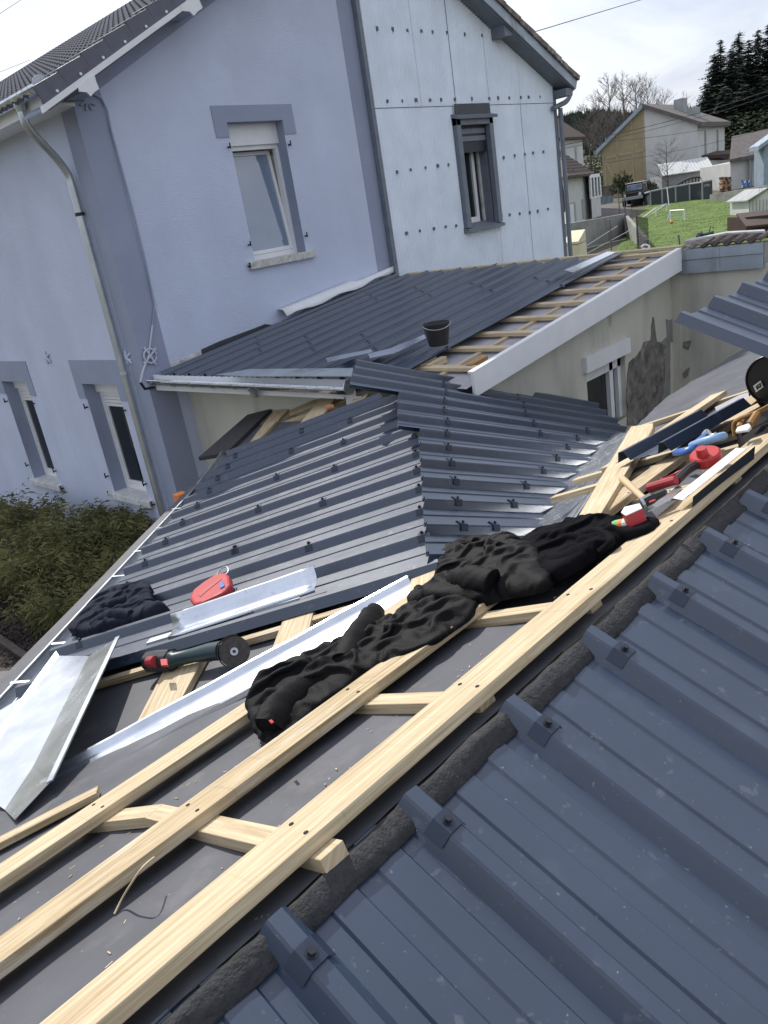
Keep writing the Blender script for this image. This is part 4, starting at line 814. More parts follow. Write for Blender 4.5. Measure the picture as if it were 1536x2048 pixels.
# ---- cloth
def pile(name, pxs, pl, hmax, mat, parent, cell=.014, edge=.05, wr=(7, .03), quilt=None, seed=0, lumps=(), an=(1, 1)):
    """cloth heaped inside an outline on plane pl"""
    pts = [at(x, y, pl) for x, y in pxs]; n = pl.n; ax = (pts[len(pts) // 2] - pts[0]).normalized(); ax = (ax - n * ax.dot(n)).normalized(); ay = n.cross(ax); o = cen(pts)
    P2 = [((p - o).dot(ax), (p - o).dot(ay)) for p in pts]
    # smooth the outline
    for _ in range(2):
        Q = []
        for k in range(len(P2)):
            a, b = P2[k], P2[(k + 1) % len(P2)]; Q += [(a[0] * .75 + b[0] * .25, a[1] * .75 + b[1] * .25), (a[0] * .25 + b[0] * .75, a[1] * .25 + b[1] * .75)]
        P2 = Q
    x0, x1 = min(p[0] for p in P2), max(p[0] for p in P2); y0, y1 = min(p[1] for p in P2), max(p[1] for p in P2)
    nx, ny = int((x1 - x0) / cell) + 3, int((y1 - y0) / cell) + 3
    def field(x, y):
        ins = False; best = 9; bp = None; m_ = len(P2)
        for k in range(m_):
            ax_, ay_ = P2[k]; bx_, by_ = P2[(k + 1) % m_]
            if (ay_ > y) != (by_ > y) and x < (bx_ - ax_) * (y - ay_) / (by_ - ay_) + ax_: ins = not ins
            dx, dy = bx_ - ax_, by_ - ay_; t = max(0, min(1, ((x - ax_) * dx + (y - ay_) * dy) / (dx * dx + dy * dy + 1e-12))); qx, qy = ax_ + dx * t, ay_ + dy * t; d = hypot(x - qx, y - qy)
            if d < best: best = d; bp = (qx, qy)
        return (best if ins else -best), bp
    # cloth of excess length held along the outline and left to settle: it buckles into folds
    import numpy as np
    idx = {}; X = []; pin = []; D = []; FLR = []
    for i in range(nx):
        for j in range(ny):
            x, y = x0 + (i - 1) * cell, y0 + (j - 1) * cell; d, bp = field(x, y)
            if d < -cell * 1.3: continue
            if d <= 0: x, y = bp
            idx[i, j] = len(X); q = V((x * an[0], y * an[1], seed * 3.1)); e = min(1, max(0, d) / edge)
            fl0 = hmax * (1 - (1 - e) ** 2) * (.85 + .55 * noise.noise(q * 4)) if d > 0 else -.004; FLR.append(fl0)
            X.append((x, y, fl0 + e * (.012 + .035 * noise.noise(q * 11 + V((3, 3, 3)))) if d > 0 else -.004)); pin.append(d <= 0); D.append(max(0, d))
    FLR = np.array(FLR); X = np.array(X); pin = np.array(pin); D = np.array(D); rs = np.random.RandomState(seed)
    def pairs(di, dj): return np.array([(k, idx[c_[0] + di, c_[1] + dj]) for c_, k in idx.items() if (c_[0] + di, c_[1] + dj) in idx])
    slack = wr[0]; sets = []
    for di, dj, st in ((1, 0, .9), (0, 1, .9), (1, 1, .5), (1, -1, .5), (2, 0, wr[1]), (0, 2, wr[1])):
        pr = pairs(di, dj); L0 = np.linalg.norm((X[pr[:, 0]] - X[pr[:, 1]])[:, :2], axis=1) * slack * (an[0] if dj == 0 else an[1] if di == 0 else 1); sets.append((pr, L0, st))
    cnt = np.zeros(len(X))
    for pr, L0, st in sets: np.add.at(cnt, pr[:, 0], 1); np.add.at(cnt, pr[:, 1], 1)
    for it in range(150):
        X[:, 2] -= np.where(pin, 0, .0004)
        for sub in range(3):
            acc = np.zeros_like(X)
            for pr, L0, st in sets:
                dv = X[pr[:, 1]] - X[pr[:, 0]]; l = np.linalg.norm(dv, axis=1) + 1e-9; c_ = (dv * ((l - L0) / l * .5 * st)[:, None]); np.add.at(acc, pr[:, 0], c_); np.add.at(acc, pr[:, 1], -c_)
            acc /= cnt[:, None]; acc *= 2.2; acc[pin] = 0; X += acc
        X[:, 2] = np.maximum(X[:, 2], FLR); X[:, 2] = np.minimum(X[:, 2], FLR + .05)
    F = []
    for (i, j) in idx:
        k = [(i, j), (i + 1, j), (i + 1, j + 1), (i, j + 1)]
        if all(c_ in idx for c_ in k): F.append(tuple(idx[c_] for c_ in k))
    E0 = np.minimum(1, D / .02); fine = np.array([(.45 - 2.2 * abs(noise.noise(V((p[0] * 16 + 2 * p[2], p[1] * 22, seed))))) + .6 * (.4 - 2 * abs(noise.noise(V((p[0] * 35, p[1] * 30, seed + 5))))) for p in X]); X[:, 2] += E0 * .0045 * fine
    if quilt:
        fq, aq, qa = quilt; E_ = np.minimum(1, D / edge); S_ = (X[:, 0] * cos(qa) + X[:, 1] * sin(qa)) * fq; X[:, 2] += E_ * aq * (np.abs(np.sin(pi * S_)) ** .5 - .6)
    mb = MB(); mb.v = [o + ax * float(p[0]) + ay * float(p[1]) + n * float(p[2]) for p in X]; mb.f = F; mb.uv = [[(0, 0)] * 4 for _ in F]
    ob = mb.build(name, mat, parent, smooth=True); md = ob.modifiers.new('sub', 'SUBSURF'); md.levels = 1; md.render_levels = 1
    return ob
def sleeve(name, path, r, mat, parent, seed=0, n=26, m=22, open_end=None, flat=1):
    pts = smooth_path([V(p) for p in path], 22); rows = []; prev = None
    for k, p in enumerate(pts):
        d = (pts[min(k + 1, len(pts) - 1)] - pts[max(k - 1, 0)]).normalized(); a = d.orthogonal().normalized() if prev is None else (prev - d * prev.dot(d)).normalized(); prev = a; b = d.cross(a)
        f = k / (len(pts) - 1); rr = r[0] + (r[1] - r[0]) * f
        rr *= 1 - .9 * max(0, (f - .97) / .03) * 0
        ring = []
        for j in range(m):
            t = 2 * pi * j / m; x = rr * (1 + .16 * noise.noise(V((f * 6, cos(t) * .9, sin(t) * .9 + seed))) + .16 * (.35 - abs(noise.noise(V((f * 9 + .8 * cos(t), cos(t + f * 3) * .8, sin(t) * .8 + seed + 7))))))
            ring.append(p + a * (x * cos(t)) + b * (x * sin(t)) * flat)
        rows.append(ring)
    mb = MB().grid(rows, True); c_ = pts[0] + (pts[1] - pts[0]) * 1.5; mb.face(list(reversed(rows[0])))
    # turned-in cuff
    inn = [pts[-1] + (q_ - pts[-1]) * .82 - (pts[-1] - pts[-4]) * .35 for q_ in rows[-1]]; mb.grid([rows[-1], [pts[-1] + (q_ - pts[-1]) * .84 for q_ in rows[-1]], inn], True); mb.face(inn)
    return mb.build(name, mat, parent, smooth=True)
JP = U.up(.045)
jk = thing('puffer_jacket', 'black quilted puffer jacket crumpled along the boards', 'jacket', at(700, 1340, U))
J1 = [(503, 1445), (502, 1405), (530, 1368), (585, 1330), (640, 1312), (690, 1300), (730, 1278), (790, 1248), (830, 1225), (868, 1206), (925, 1205), (962, 1210), (940, 1240), (905, 1262), (868, 1290), (800, 1320), (745, 1338), (690, 1375), (640, 1412), (590, 1452), (548, 1488), (520, 1482)]
pile('body', J1, JP, .038, 'fabric_black', jk, .012, .05, (1.30, .22), (12, .011, .35), 1, an=(1, 1.15))
sleeve('sleeve', [at(690, 1330, JP.up(.02)), at(712, 1282, JP.up(.045)), at(738, 1240, JP.up(.045)), at(752, 1222, JP.up(.035))], (.046, .033), 'fabric_black', jk, 2, flat=.8)
sleeve('sleeve', [at(620, 1372, JP.up(.03)), at(580, 1398, JP.up(.04)), at(552, 1430, JP.up(.04)), at(540, 1458, JP.up(.025))], (.040, .046), 'fabric_black', jk, 6, flat=.6)
p = at(541, 1442, JP.up(.085)); MB().bar(p, p + (at(546, 1447, JP.up(.085)) - p), .007, .003, U.n).build('zip_tab', 'red', jk)
j2 = [(820, 1222), (822, 1200), (850, 1190), (878, 1176), (874, 1140), (898, 1106), (955, 1086), (1010, 1085), (1052, 1096), (1082, 1118), (1094, 1150), (1112, 1160), (1096, 1182), (1040, 1192), (1000, 1200), (962, 1215), (915, 1222), (868, 1228)]
pile('hood', j2, JP.up(.0), .066, 'fabric_black', jk, .012, .06, (1.32, .22), (12, .010, 1.2), 3, an=(1.1, 1))
sleeve('sleeve', [at(985, 1168, JP.up(.05)), at(945, 1158, JP.up(.075)), at(918, 1158, JP.up(.075)), at(900, 1166, JP.up(.06))], (.046, .036), 'fabric_black', jk, 4, flat=.75)
fl_ = thing('fleece_jacket', 'black fleece thrown over the boards right of the puffer jacket', 'jacket', at(1200, 1110, U))
pile('body', [(1042, 1098), (1056, 1076), (1090, 1066), (1130, 1058), (1170, 1050), (1205, 1048), (1235, 1056), (1270, 1050), (1326, 1046), (1304, 1068), (1270, 1080), (1235, 1092), (1200, 1112), (1168, 1132), (1140, 1150), (1106, 1164), (1084, 1150), (1064, 1122)], U.up(.05), .040, 'fleece', fl_, .012, .04, (1.28, .30), None, 8, an=(1, 1.15))
sleeve('sleeve', [at(1080, 1135, U.up(.07)), at(1130, 1118, U.up(.085)), at(1185, 1092, U.up(.08)), at(1215, 1078, U.up(.07))], (.030, .020), 'fleece', fl_, 9, flat=.6)
sleeve('collar', [at(1200, 1105, U.up(.065)), at(1222, 1082, U.up(.085)), at(1200, 1062, U.up(.09)), at(1165, 1066, U.up(.085))], (.012, .012), 'fleece', fl_, 3)
nv = thing('jumper', 'navy jumper crumpled on the anthracite sheets near the gutter', 'jumper', at(240, 1225, A))
pile('body', [(140, 1272), (150, 1255), (178, 1240), (190, 1215), (210, 1196), (245, 1180), (275, 1174), (312, 1180), (308, 1205), (318, 1216), (342, 1216), (338, 1226), (300, 1238), (262, 1250), (225, 1262), (185, 1274)], A.up(-.012), .07, 'fabric_navy', nv, .012, .05, (1.28, .30), None, 5, an=(1, 1.1))
sleeve('sleeve', [at(262, 1230, A.up(.03)), at(232, 1228, A.up(.05)), at(205, 1238, A.up(.04)), at(190, 1252, A.up(.02))], (.026, .034), 'fabric_navy', nv, 12)
sleeve('sleeve', [at(252, 1200, A.up(.045)), at(232, 1205, A.up(.055)), at(216, 1212, A.up(.045))], (.024, .030), 'fabric_navy', nv, 14)
for x0_, y0_ in ((150, 1262), (158, 1256), (168, 1250)): MB().tube(smooth_path([at(195, 1244, A.up(.02)), at(x0_ + 15, y0_ - 4, A.up(.025)), at(x0_ - 4, y0_ + 8, A.up(.0))]), .008, 6).build('cord', 'fabric_navy', nv, smooth=True)
# ---- red case on the sheet
rc = thing('red_case', 'red hand tool case with wire hook on the anthracite sheet', 'tool case', at(425, 1180, A))
def pill(pts2, pl, h, th, mat, name, parent, bev=.012):
    pp = [at(x, y, pl.up(h)) for x, y in pts2]; return MB().prism(pp, -pl.n * th).build(name, mat, parent, bevel=bev)
pill([(378, 1196), (384, 1180), (404, 1164), (432, 1147), (450, 1143), (458, 1150), (460, 1166), (448, 1182), (428, 1192), (402, 1204), (386, 1208)], A, .055, .055, 'red', 'case_body', rc, .014)
pill([(384, 1203), (402, 1192), (418, 1184), (424, 1196), (402, 1206), (390, 1209)], A, .03, .03, 'black_plastic', 'base_pad', rc, .006)
pill([(437, 1167), (446, 1162), (449, 1171), (440, 1176)], A, .062, .008, 'blue_handle', 'badge', rc, .001)
pill([(396, 1190), (412, 1174), (440, 1156), (443, 1158), (416, 1179), (400, 1193)], A, .058, .006, 'red_dull', 'grip_slot', rc, .001)
MB().tube(smooth_path([at(434, 1150, A.up(.05)), at(440, 1140, A.up(.06)), at(452, 1133, A.up(.065)), at(457, 1142, A.up(.055)), at(450, 1150, A.up(.05))]), .004, 6).build('wire_hook', 'steel', rc, smooth=True)
MB().tube(smooth_path([at(448, 1188, A.up(.01)), at(460, 1182, A.up(.012)), at(470, 1178, A.up(.01))]), .007, 6).build('strap', 'black_plastic', rc)
# ---- angle grinder
GPn = A2.up(.075)
gr = thing('angle_grinder', 'cordless angle grinder with red and black battery lying on a plank', 'angle grinder', at(390, 1310, A2))
gp = [at(x, y, GPn) for x, y in ((300, 1323), (318, 1322), (345, 1320), (352, 1319), (385, 1311), (420, 1304), (445, 1301))]
MB().tube(gp[:1] + gp[1:3], [.048, .052, .050], 8).build('battery', 'black_plastic', gr, bevel=.006)
c0, c1 = at(299, 1324, GPn.up(.02)), at(312, 1323, GPn.up(.025)); MB().tube([c0, c1], [.026, .027], 8).build('battery_face', 'red_dull', gr, bevel=.004)
pill([(320, 1318), (334, 1317), (335, 1330), (322, 1331)], GPn, .046, .01, 'red', 'battery_latch', gr, .002)
MB().tube(gp[2:], [.044, .031, .031, .038, .041], 12).build('motor_housing', 'teal', gr, smooth=True)
hc = at(462, 1302, GPn.up(-.0)); tocam = (EYE - hc).normalized(); dn = (tocam * .75 + V((-.2, -.1, .15))).normalized()
MB().tube([gp[-1], hc], [.036, .030], 12).build('gear_head', 'black_plastic', gr, smooth=True)
hd = at(469, 1303, GPn.up(-.0))
MB().tube([hd - dn * .002, hd + dn * .002], .062, 32).build('cutting_disc', 'disc', gr)
MB().tube([hd + dn * .002, hd + dn * .009], .016, 16).build('flange', 'steel', gr); MB().tube([hd + dn * .009, hd + dn * .013], .007, 6).build('spindle', 'black_metal', gr)
ga = dn.orthogonal().normalized(); up_ = (V((0, 0, 1)) - dn * dn.z).normalized(); sd_ = dn.cross(up_)
arc = [pi * .25 + pi * j / 12 for j in range(13)]; sgn = 1 if sd_.dot(CR) > 0 else -1
MB().grid([[hd + (sd_ * (-sgn) * cos(a - pi * .75) * .066 + up_ * sin(a - pi * .75) * .066) * 1.0 + dn * h_ for a in [pi * .20 + 1.15 * pi * j / 14 for j in range(15)]] for h_ in (-.02, .010)]).build('guard', 'black_metal', gr, solid=.003)
# ================================================================== right-hand clutter
def on(pl, x, y, h=0): return at(x, y, pl.up(h))
# sheet offcut with ribs lying on the right boards
p, q = on(U, 1282, 915, .10), on(U, 1440, 828, .10)
sweep('sheet_offcut', 'dark ribbed sheet offcut lying over the boards above the blue snips', 'roof sheet', p, q, U.n, [(-.16, 0), (-.145, .0), (-.12, .045), (-.09, .045), (-.065, 0), (.03, 0), (.045, .004), (.06, 0), (.10, 0), (.125, .045), (.15, .045), (.175, 0)], 'sheet', 6, .002)
# folded flashing leaning over: white top, dark front
p, q = on(U, 1366, 1000, .085), on(U, 1492, 898, .085)
sweep('folded_flashing', 'long folded flashing, white inside and dark outside, behind the ridge board', 'flashing', p, q, U.n, [(-.034, .012), (-.030, .014), (.0, .0), (.022, .012), (.030, .014)], 'white', 4, .002)
MB().grid([[p + V((0, -.031, .014)), q + V((0, -.031, .014))], [p + V((0, -.026, -.05)), q + V((0, -.026, -.05))]]).build('dark_face', 'sheet_dark', bpy.data.objects['folded_flashing'])
# hammer
hm = thing('hammer', 'hammer with wooden handle resting across the wide board', 'hammer', on(U, 1270, 975))
h0, h1 = on(U, 1243, 956, .12), on(U, 1290, 1000, .115)
MB().tube([h0, h0.lerp(h1, .05), h0.lerp(h1, .3), h0.lerp(h1, .8), h1], [.012, .017, .017, .014, .014], 12, flat=.8).build('handle', 'handle', hm, smooth=True)
k0, k1 = on(U, 1288, 1004, .115), on(U, 1334, 982, .12)
MB().tube([k0, k0.lerp(k1, .35), k0.lerp(k1, .5), k0.lerp(k1, .9), k1], [.018, .019, .015, .011, .004], 8).build('head', 'black_metal', hm)
MB().tube([k0 + (k0 - k1) * .12, k0], [.021, .021], 10).build('face', 'steel', hm)
rp_ = on(U, 1305, 1003, .138); MB().tube([rp_, rp_ + U.n * .003], .010, 10).build('red_spot', 'red', hm)
# red pipe handle, clear plate
hh = thing('pliers', 'dark pliers with red grip below the chalk reel', 'pliers', on(U, 1320, 970))
MB().tube([on(U, 1297, 976, .105), on(U, 1352, 960, .11)], .016, 10).build('grip', 'red_dull', hh); MB().tube(smooth_path([on(U, 1352, 962, .10), on(U, 1375, 940, .10), on(U, 1395, 928, .10)]), .016, 8).build('jaw', 'black_metal', hh)
tag(slab('metal_plate', [(1290, 1014), (1330, 992), (1356, 970), (1364, 974), (1338, 1002), (1296, 1022)], U.up(.085), .003, 'steel'), 'small bare metal plate under the hammer head', 'plate')
# chalk reel
cr = thing('chalk_reel', 'round red chalk line reel with red cord', 'chalk reel', on(U, 1408, 910))
rc0 = on(U, 1410, 908, .12); rn_ = (U.n + V((-.25, -.25, 0))).normalized()
mb = MB(); mb.tube([rc0 - rn_ * .035, rc0 - rn_ * .03, rc0, rc0 + rn_ * .006], [.048, .054, .054, .048], 28); mb.build('reel', 'red', cr)
k_ = rc0 + V((-.02, .0, .0)); MB().tube([k_, k_ + rn_ * .032], [.021, .018], 18).build('knob', 'red', cr, bevel=.004)
for o_ in range(4): MB().tube(smooth_path([on(U, 1385, 926, .09), on(U, 1362 - o_ * 3, 940 + o_ * 2, .085 + .01 * o_), on(U, 1340 - o_ * 5, 952 + o_ * 2, .08), on(U, 1322, 962 - o_ * 2, .075)]), .003, 5).build('cord', 'red', cr, smooth=True)
# tin snips
ts = thing('tin_snips', 'tin snips with pale blue handles behind the chalk reel', 'snips', on(U, 1390, 890))
MB().tube(smooth_path([on(U, 1350, 905, .10), on(U, 1378, 900, .11), on(U, 1400, 880, .11), on(U, 1412, 868, .11)]), [.010 + .004 * sin(i * .25) for i in range(16)], 8, flat=1.5).build('handle', 'blue_handle', ts, smooth=True)
MB().tube(smooth_path([on(U, 1384, 892, .11), on(U, 1405, 884, .12), on(U, 1432, 876, .12), on(U, 1448, 872, .11)]), .017, 8).build('handle', 'blue_pale', ts, smooth=True)
MB().tube(smooth_path([on(U, 1405, 872, .11), on(U, 1414, 862, .115), on(U, 1424, 872, .11), on(U, 1432, 868, .11)]), .009, 6).build('blade', 'steel', ts, smooth=True)
# red box, marker tube
bx_ = thing('screw_box', 'red cardboard screw box with pale lid on the rough board', 'box', on(U, 1262, 1030))
pp = [on(U, x, y, .12) for x, y in ((1243, 1027), (1250, 1016), (1280, 1009), (1285, 1018), (1252, 1033))]
MB().prism(pp, -U.n * .045).build('carton', 'red', bx_); MB().prism([p_ + U.n * .004 for p_ in pp], -U.n * .003).build('lid', 'paper', bx_)
mt = thing('marker_tube', 'orange, white and green tube beside the red screw box', 'tube', on(U, 1240, 1052))
c0, c1 = on(U, 1218, 1055, .075), on(U, 1266, 1045, .08)
MB().tube([c0, c0.lerp(c1, .3)], .017, 14).build('cap', 'orange', mt); MB().tube([c0.lerp(c1, .3), c0.lerp(c1, .5)], .019, 14).build('band', 'green', mt); MB().tube([c0.lerp(c1, .5), c0.lerp(c1, .7)], .019, 14).build('body', 'orange', mt); MB().tube([c0.lerp(c1, .7), c1], .019, 14).build('end', 'paper', mt)
# roll of underlay at right edge with a white label
rl = thing('underlay_roll', 'roll of black underlay with white label at right edge', 'roll', on(U, 1510, 800))
rx = on(U, 1568, 806, .0); RR = .125; ca = V((rx.x - .02, rx.y + .01, rx.z)) + U.n * RR
rows = [[V((x_, ca.y, ca.z)) + V((0, RR * s0_ * cos(a), RR * s0_ * sin(a))) for a in [2 * pi * j / 40 for j in range(40)]] for x_, s0_ in ((ca.x + .012, .90), (ca.x, .97), (ca.x + .006, 1.0), (ca.x + 1.4, 1.0))]
mb = MB().grid(rows, True); mb.face(list(reversed(rows[0]))); mb.build('roll', 'black_plastic', rl, smooth=False, bevel=.002)
def oncyl(px, py, rr):
    v = ray(px, py); t_ = (ca.x - (rr - RR) - EYE.x) / v.x; p_ = EYE + v * t_
    if hypot(p_.y - ca.y, p_.z - ca.z) < RR * .97: return p_
    a = v.y ** 2 + v.z ** 2; oy, oz = EYE.y - ca.y, EYE.z - ca.z; b = 2 * (v.y * oy + v.z * oz); c_ = oy * oy + oz * oz - rr * rr; D = b * b - 4 * a * c_
    return EYE + v * ((-b - sqrt(max(D, 0))) / (2 * a))
def cylgrid(c4, n_, rr):
    """patch bent over the roll"""
    (a, b, c, d) = c4
    return [[oncyl((a[0] * (1 - s) + b[0] * s) * (1 - t) + (d[0] * (1 - s) + c[0] * s) * t, (a[1] * (1 - s) + b[1] * s) * (1 - t) + (d[1] * (1 - s) + c[1] * s) * t, rr) for s in [i / n_ for i in range(n_ + 1)]] for t in [i / n_ for i in range(n_ + 1)]]
lbq = ((1506, 772), (1521, 761), (1527, 774), (1512, 785))
MB().grid(cylgrid(lbq, 4, RR + .003)).build('label', 'paper', rl)
for q4 in (((1511, 773), (1514, 770.5), (1517, 778), (1514, 780)), ((1514, 770), (1521, 765.5), (1522, 768), (1515, 772.5)), ((1515, 774), (1522, 770), (1523.5, 773.5), (1516.5, 777)), ((1519, 766), (1521, 765), (1523, 771), (1521, 772))): MB().grid(cylgrid(q4, 3, RR + .005)).build('emblem', 'black_metal', rl)
sheetrows = [[on(U, x, y, .02) for x, y in ((1430, 815), (1496, 782))], [on(U, x, y, .018) for x, y in ((1440, 842), (1502, 812))]]
struct(MB().grid(sheetrows).build('underlay', 'underlay_light', solid=.002))
# tool bag at right edge
tb = thing('tool_bag', 'open black tool bag with ochre handles at right edge', 'tool bag', on(U, 1490, 890))
pile('bag', [(1476, 905), (1474, 870), (1500, 858), (1530, 852), (1560, 850), (1560, 880), (1524, 890), (1500, 905)], U.up(.02), .06, 'fabric_black', tb, .016, .05, (1.2, .3), None, 22)
mb = MB(); mb.tube(smooth_path([on(U, 1470, 872, .05), on(U, 1468, 848, .10), on(U, 1482, 836, .12), on(U, 1515, 824, .12), on(U, 1560, 800, .12)]), .009, 6); mb.build('rim', 'ochre', tb, smooth=True)
tag(slab('board', [(1430, 868), (1466, 842), (1520, 812), (1515, 806), (1476, 826), (1436, 852)], U.up(.06), .03, 'pine', bevel=.002), 'yellow board end beside the tool bag at right edge', 'plank')
MB().grid([[on(U, 1472, 868, .03), on(U, 1560, 838, .03)], [on(U, 1476, 842, .09), on(U, 1560, 800, .09)]]).build('lining', 'dark_void', tb)
MB().tube([on(U, 1500, 850, .10), on(U, 1514, 828, .12)], .016, 8).build('tool_handle', 'ochre', tb); MB().tube([on(U, 1478, 856, .09), on(U, 1484, 842, .10)], .014, 8).build('tool_handle', 'ochre', tb)
tag(slab('rag', [(1470, 862), (1474, 854), (1498, 846), (1502, 852), (1496, 858)], U.up(.12), .012, 'paper', bevel=.004), 'white rag lying on the tool bag', 'rag')
# sheets stored above the ridge, projecting into view at right
P0 = EYE + ray(1367, 622) * 3.09; DS = V((0, -cos(radians(22.5)), -sin(radians(22.5)))); US = V((1, 0, .012)).normalized(); NS = US.cross(-DS).normalized(); NS = NS if NS.z > 0 else -NS
st_ = ribbed('roof_sheet', 'anthracite ribbed sheet jutting into view at right edge before the yard wall', P0, DS, US, NS, .333, 0, 5, lambda k: .0, lambda k: 2.6, [], None, e0=.03)
tag(MB().bar(P0 + DS * 1.2 + US * .1 - NS * .30, P0 + DS * 1.2 + US * 1.6 - NS * .30, .08, .255, NS).build('bearer', 'pine'), 'timber bearer under the stored sheet, out of view', 'batten')
tag(MB().bar(P0 + DS * 2.2 + US * .1 - NS * .30, P0 + DS * 2.2 + US * 1.6 - NS * .30, .08, .255, NS).build('bearer', 'pine'), 'second timber bearer under the stored sheet, out of view', 'batten')
# straw and folded slit on the underlay
tag(MB().tube(smooth_path([on(U, 229, 1828, .004), on(U, 245, 1796, .02), on(U, 262, 1768, .05), on(U, 285, 1735, .075), on(U, 308, 1715, .062)]), .0022, 5).build('wood_sliver', 'pine_pale', smooth=True), 'thin wood sliver hanging from the rough board at lower left', 'sliver')
mb = MB(); pth = [on(U, x, y, -.018) for x, y in ((88, 2000), (120, 1975), (152, 1954), (165, 1940), (168, 1915), (176, 1886), (190, 1872), (206, 1866))]
for a, b in zip(pth, pth[1:]): mb.bar(a, b, .010, .004, U.n)
mb.prism([on(U, x, y, -.010) for x, y in ((205, 1864), (228, 1874), (215, 1887), (196, 1878))], -U.n * .003)
tag(mb.build('underlay_slit', 'underlay'), 'dark slit cut in the underlay between the two boards at bottom left', 'slit')
# ================================================================== ground and surroundings
def gzr(r): return lerp_tab([(0, 0), (38, 0), (62, .8), (95, 2.3), (140, 5), (220, 9), (420, 14), (1200, 20)], r)
def gz_(x, y): return gzr(hypot(x, y))
rows = []
for r in [0, 2, 5, 9, 14, 20, 27, 34, 38, 42, 46, 50, 54, 58, 62, 70, 78, 86, 95, 110, 125, 140, 180, 220, 300, 420, 700, 1200]:
    rows.append([(r * cos(a), r * sin(a), gzr(r) - .01) for a in [2 * pi * j / 120 for j in range(120)]])
struct(MB().grid(rows, True).build('ground', 'earth', smooth=True))
def gnd(px, py, h=0):
    v = ray(px, py); d = 4.0
    while d < 500:
        p = EYE + v * d
        if p.z < gz_(p.x, p.y): break
        d *= 1.004
    return V((p.x, p.y, gz_(p.x, p.y) + h))
def pxgrid(c4, n, m, h):
    a, b, c, d = c4
    return [[gnd((a[0] * (1 - s) + b[0] * s) * (1 - t) + (d[0] * (1 - s) + c[0] * s) * t, (a[1] * (1 - s) + b[1] * s) * (1 - t) + (d[1] * (1 - s) + c[1] * s) * t, h) for s in [i / n for i in range(n + 1)]] for t in [i / m for i in range(m + 1)]]
lw_ = struct(MB().grid(pxgrid(((1296, 408), (1580, 388), (1580, 500), (1225, 512)), 14, 10, .03)).build('lawn', 'lawn', smooth=True))
struct(MB().grid(pxgrid(((1196, 412), (1262, 405), (1262, 432), (1130, 460)), 8, 6, .035)).build('driveway', 'asphalt', smooth=True))
# lawn tufts
mb = MB(); lr = random.Random(3)
for k in range(6500):
    s, t = lr.random(), lr.random(); px, py = (1296 * (1 - s) + 1580 * s) * (1 - t) + (1235 * (1 - s) + 1580 * s) * t, (412 * (1 - s) + 393 * s) * (1 - t) + (508 * (1 - s) + 496 * s) * t
    g = gnd(px, py, .02); a = lr.random() * 6.28; w_ = .02 + .03 * lr.random(); h_ = .02 + .03 * lr.random(); dx = V((cos(a), sin(a), 0)) * w_
    mb.face([g - dx, g + dx, g + dx * .4 + V((lr.uniform(-.05, .05), lr.uniform(-.05, .05), h_))])
o = mb.build('grass', 'lawn'); o['kind'] = 'stuff'; o['label'] = 'short green lawn grass in the garden behind the yard wall'; o['category'] = 'grass'
# planting bed, kerb and paving at lower left
struct(MB().grid([[at(x, y, ZP(.012)) for x, y in ((-60, 1090), (60, 1060), (200, 1075), (300, 1120))], [at(x, y, ZP(.012)) for x, y in ((-60, 1230), (40, 1290), (90, 1330), (200, 1400))]]).build('planting_bed', 'mulch'))
mb = MB(); lr = random.Random(5); BP = ZP(.03)
for k in range(3800):
    p = at(lr.uniform(-20, 150), lr.uniform(1140, 1330), ZP(.02)); a = lr.random() * 6.28; dx = V((cos(a), sin(a), lr.uniform(-.5, .5))) * lr.uniform(.012, .035); dy = V((-sin(a), cos(a), lr.uniform(-.4, .4))) * lr.uniform(.006, .014); z = V((0, 0, lr.uniform(.0, .03)))
    mb.face([p - dx - dy + z, p + dx - dy + z, p + dx + dy + z + V((0, 0, .006)), p - dx + dy + z])
o = mb.build('bark_mulch', 'mulch'); o['kind'] = 'stuff'; o['label'] = 'dark bark chips spread under the bamboo shrubs'; o['category'] = 'mulch'
k0, k1 = at(-30, 1256, ZP(.06)), at(110, 1352, ZP(.06))
tag(MB().bar(k0 - V((0, 0, .1)), k1 - V((0, 0, .1)), .09, .11, V((0, 0, 1))).build('kerb', 'kerb', bevel=.01), 'dark brown kerb between bark bed and paving at lower left', 'kerb')
struct(MB().grid([[at(x, y, ZP(.004)) for x, y in ((-80, 1240), (120, 1362))], [at(x, y, ZP(.004)) for x, y in ((-80, 1560), (200, 1560))]]).build('paving_bed', 'kerb'))
pv = struct(MB().face([at(x, y, ZP(.008)) for x, y in ((-60, 1270), (-30, 1275), (60, 1340), (60, 1400), (-60, 1440))]).build('paving', 'kerb'))
e1_ = V((cos(radians(38)), sin(radians(38)), 0)); e2_ = V((-e1_.y, e1_.x, 0)); org = at(20, 1330, ZP(0))
kd = (k1 - k0); kd.z = 0; kn = V((-kd.y, kd.x, 0)).normalized(); kn = kn if (at(20, 1330, ZP(0)) - k0).dot(kn) > 0 else -kn
for i in range(-5, 4):
    for j in range(-5, 5):
        c_ = org + e1_ * (i * .42) + e2_ * (j * .42)
        if (c_ - k0).dot(kn) < .30 or (c_ - org).length > 2.2: continue
        q = [c_ + e1_ * a + e2_ * b + V((0, 0, .05 + .006 * lr.random())) for a, b in ((-.203, -.203), (.203, -.203), (.203, .203), (-.203, .203))]
        MB().prism(q, (0, 0, -.045)).build('paver', 'paver', pv, bevel=.006)
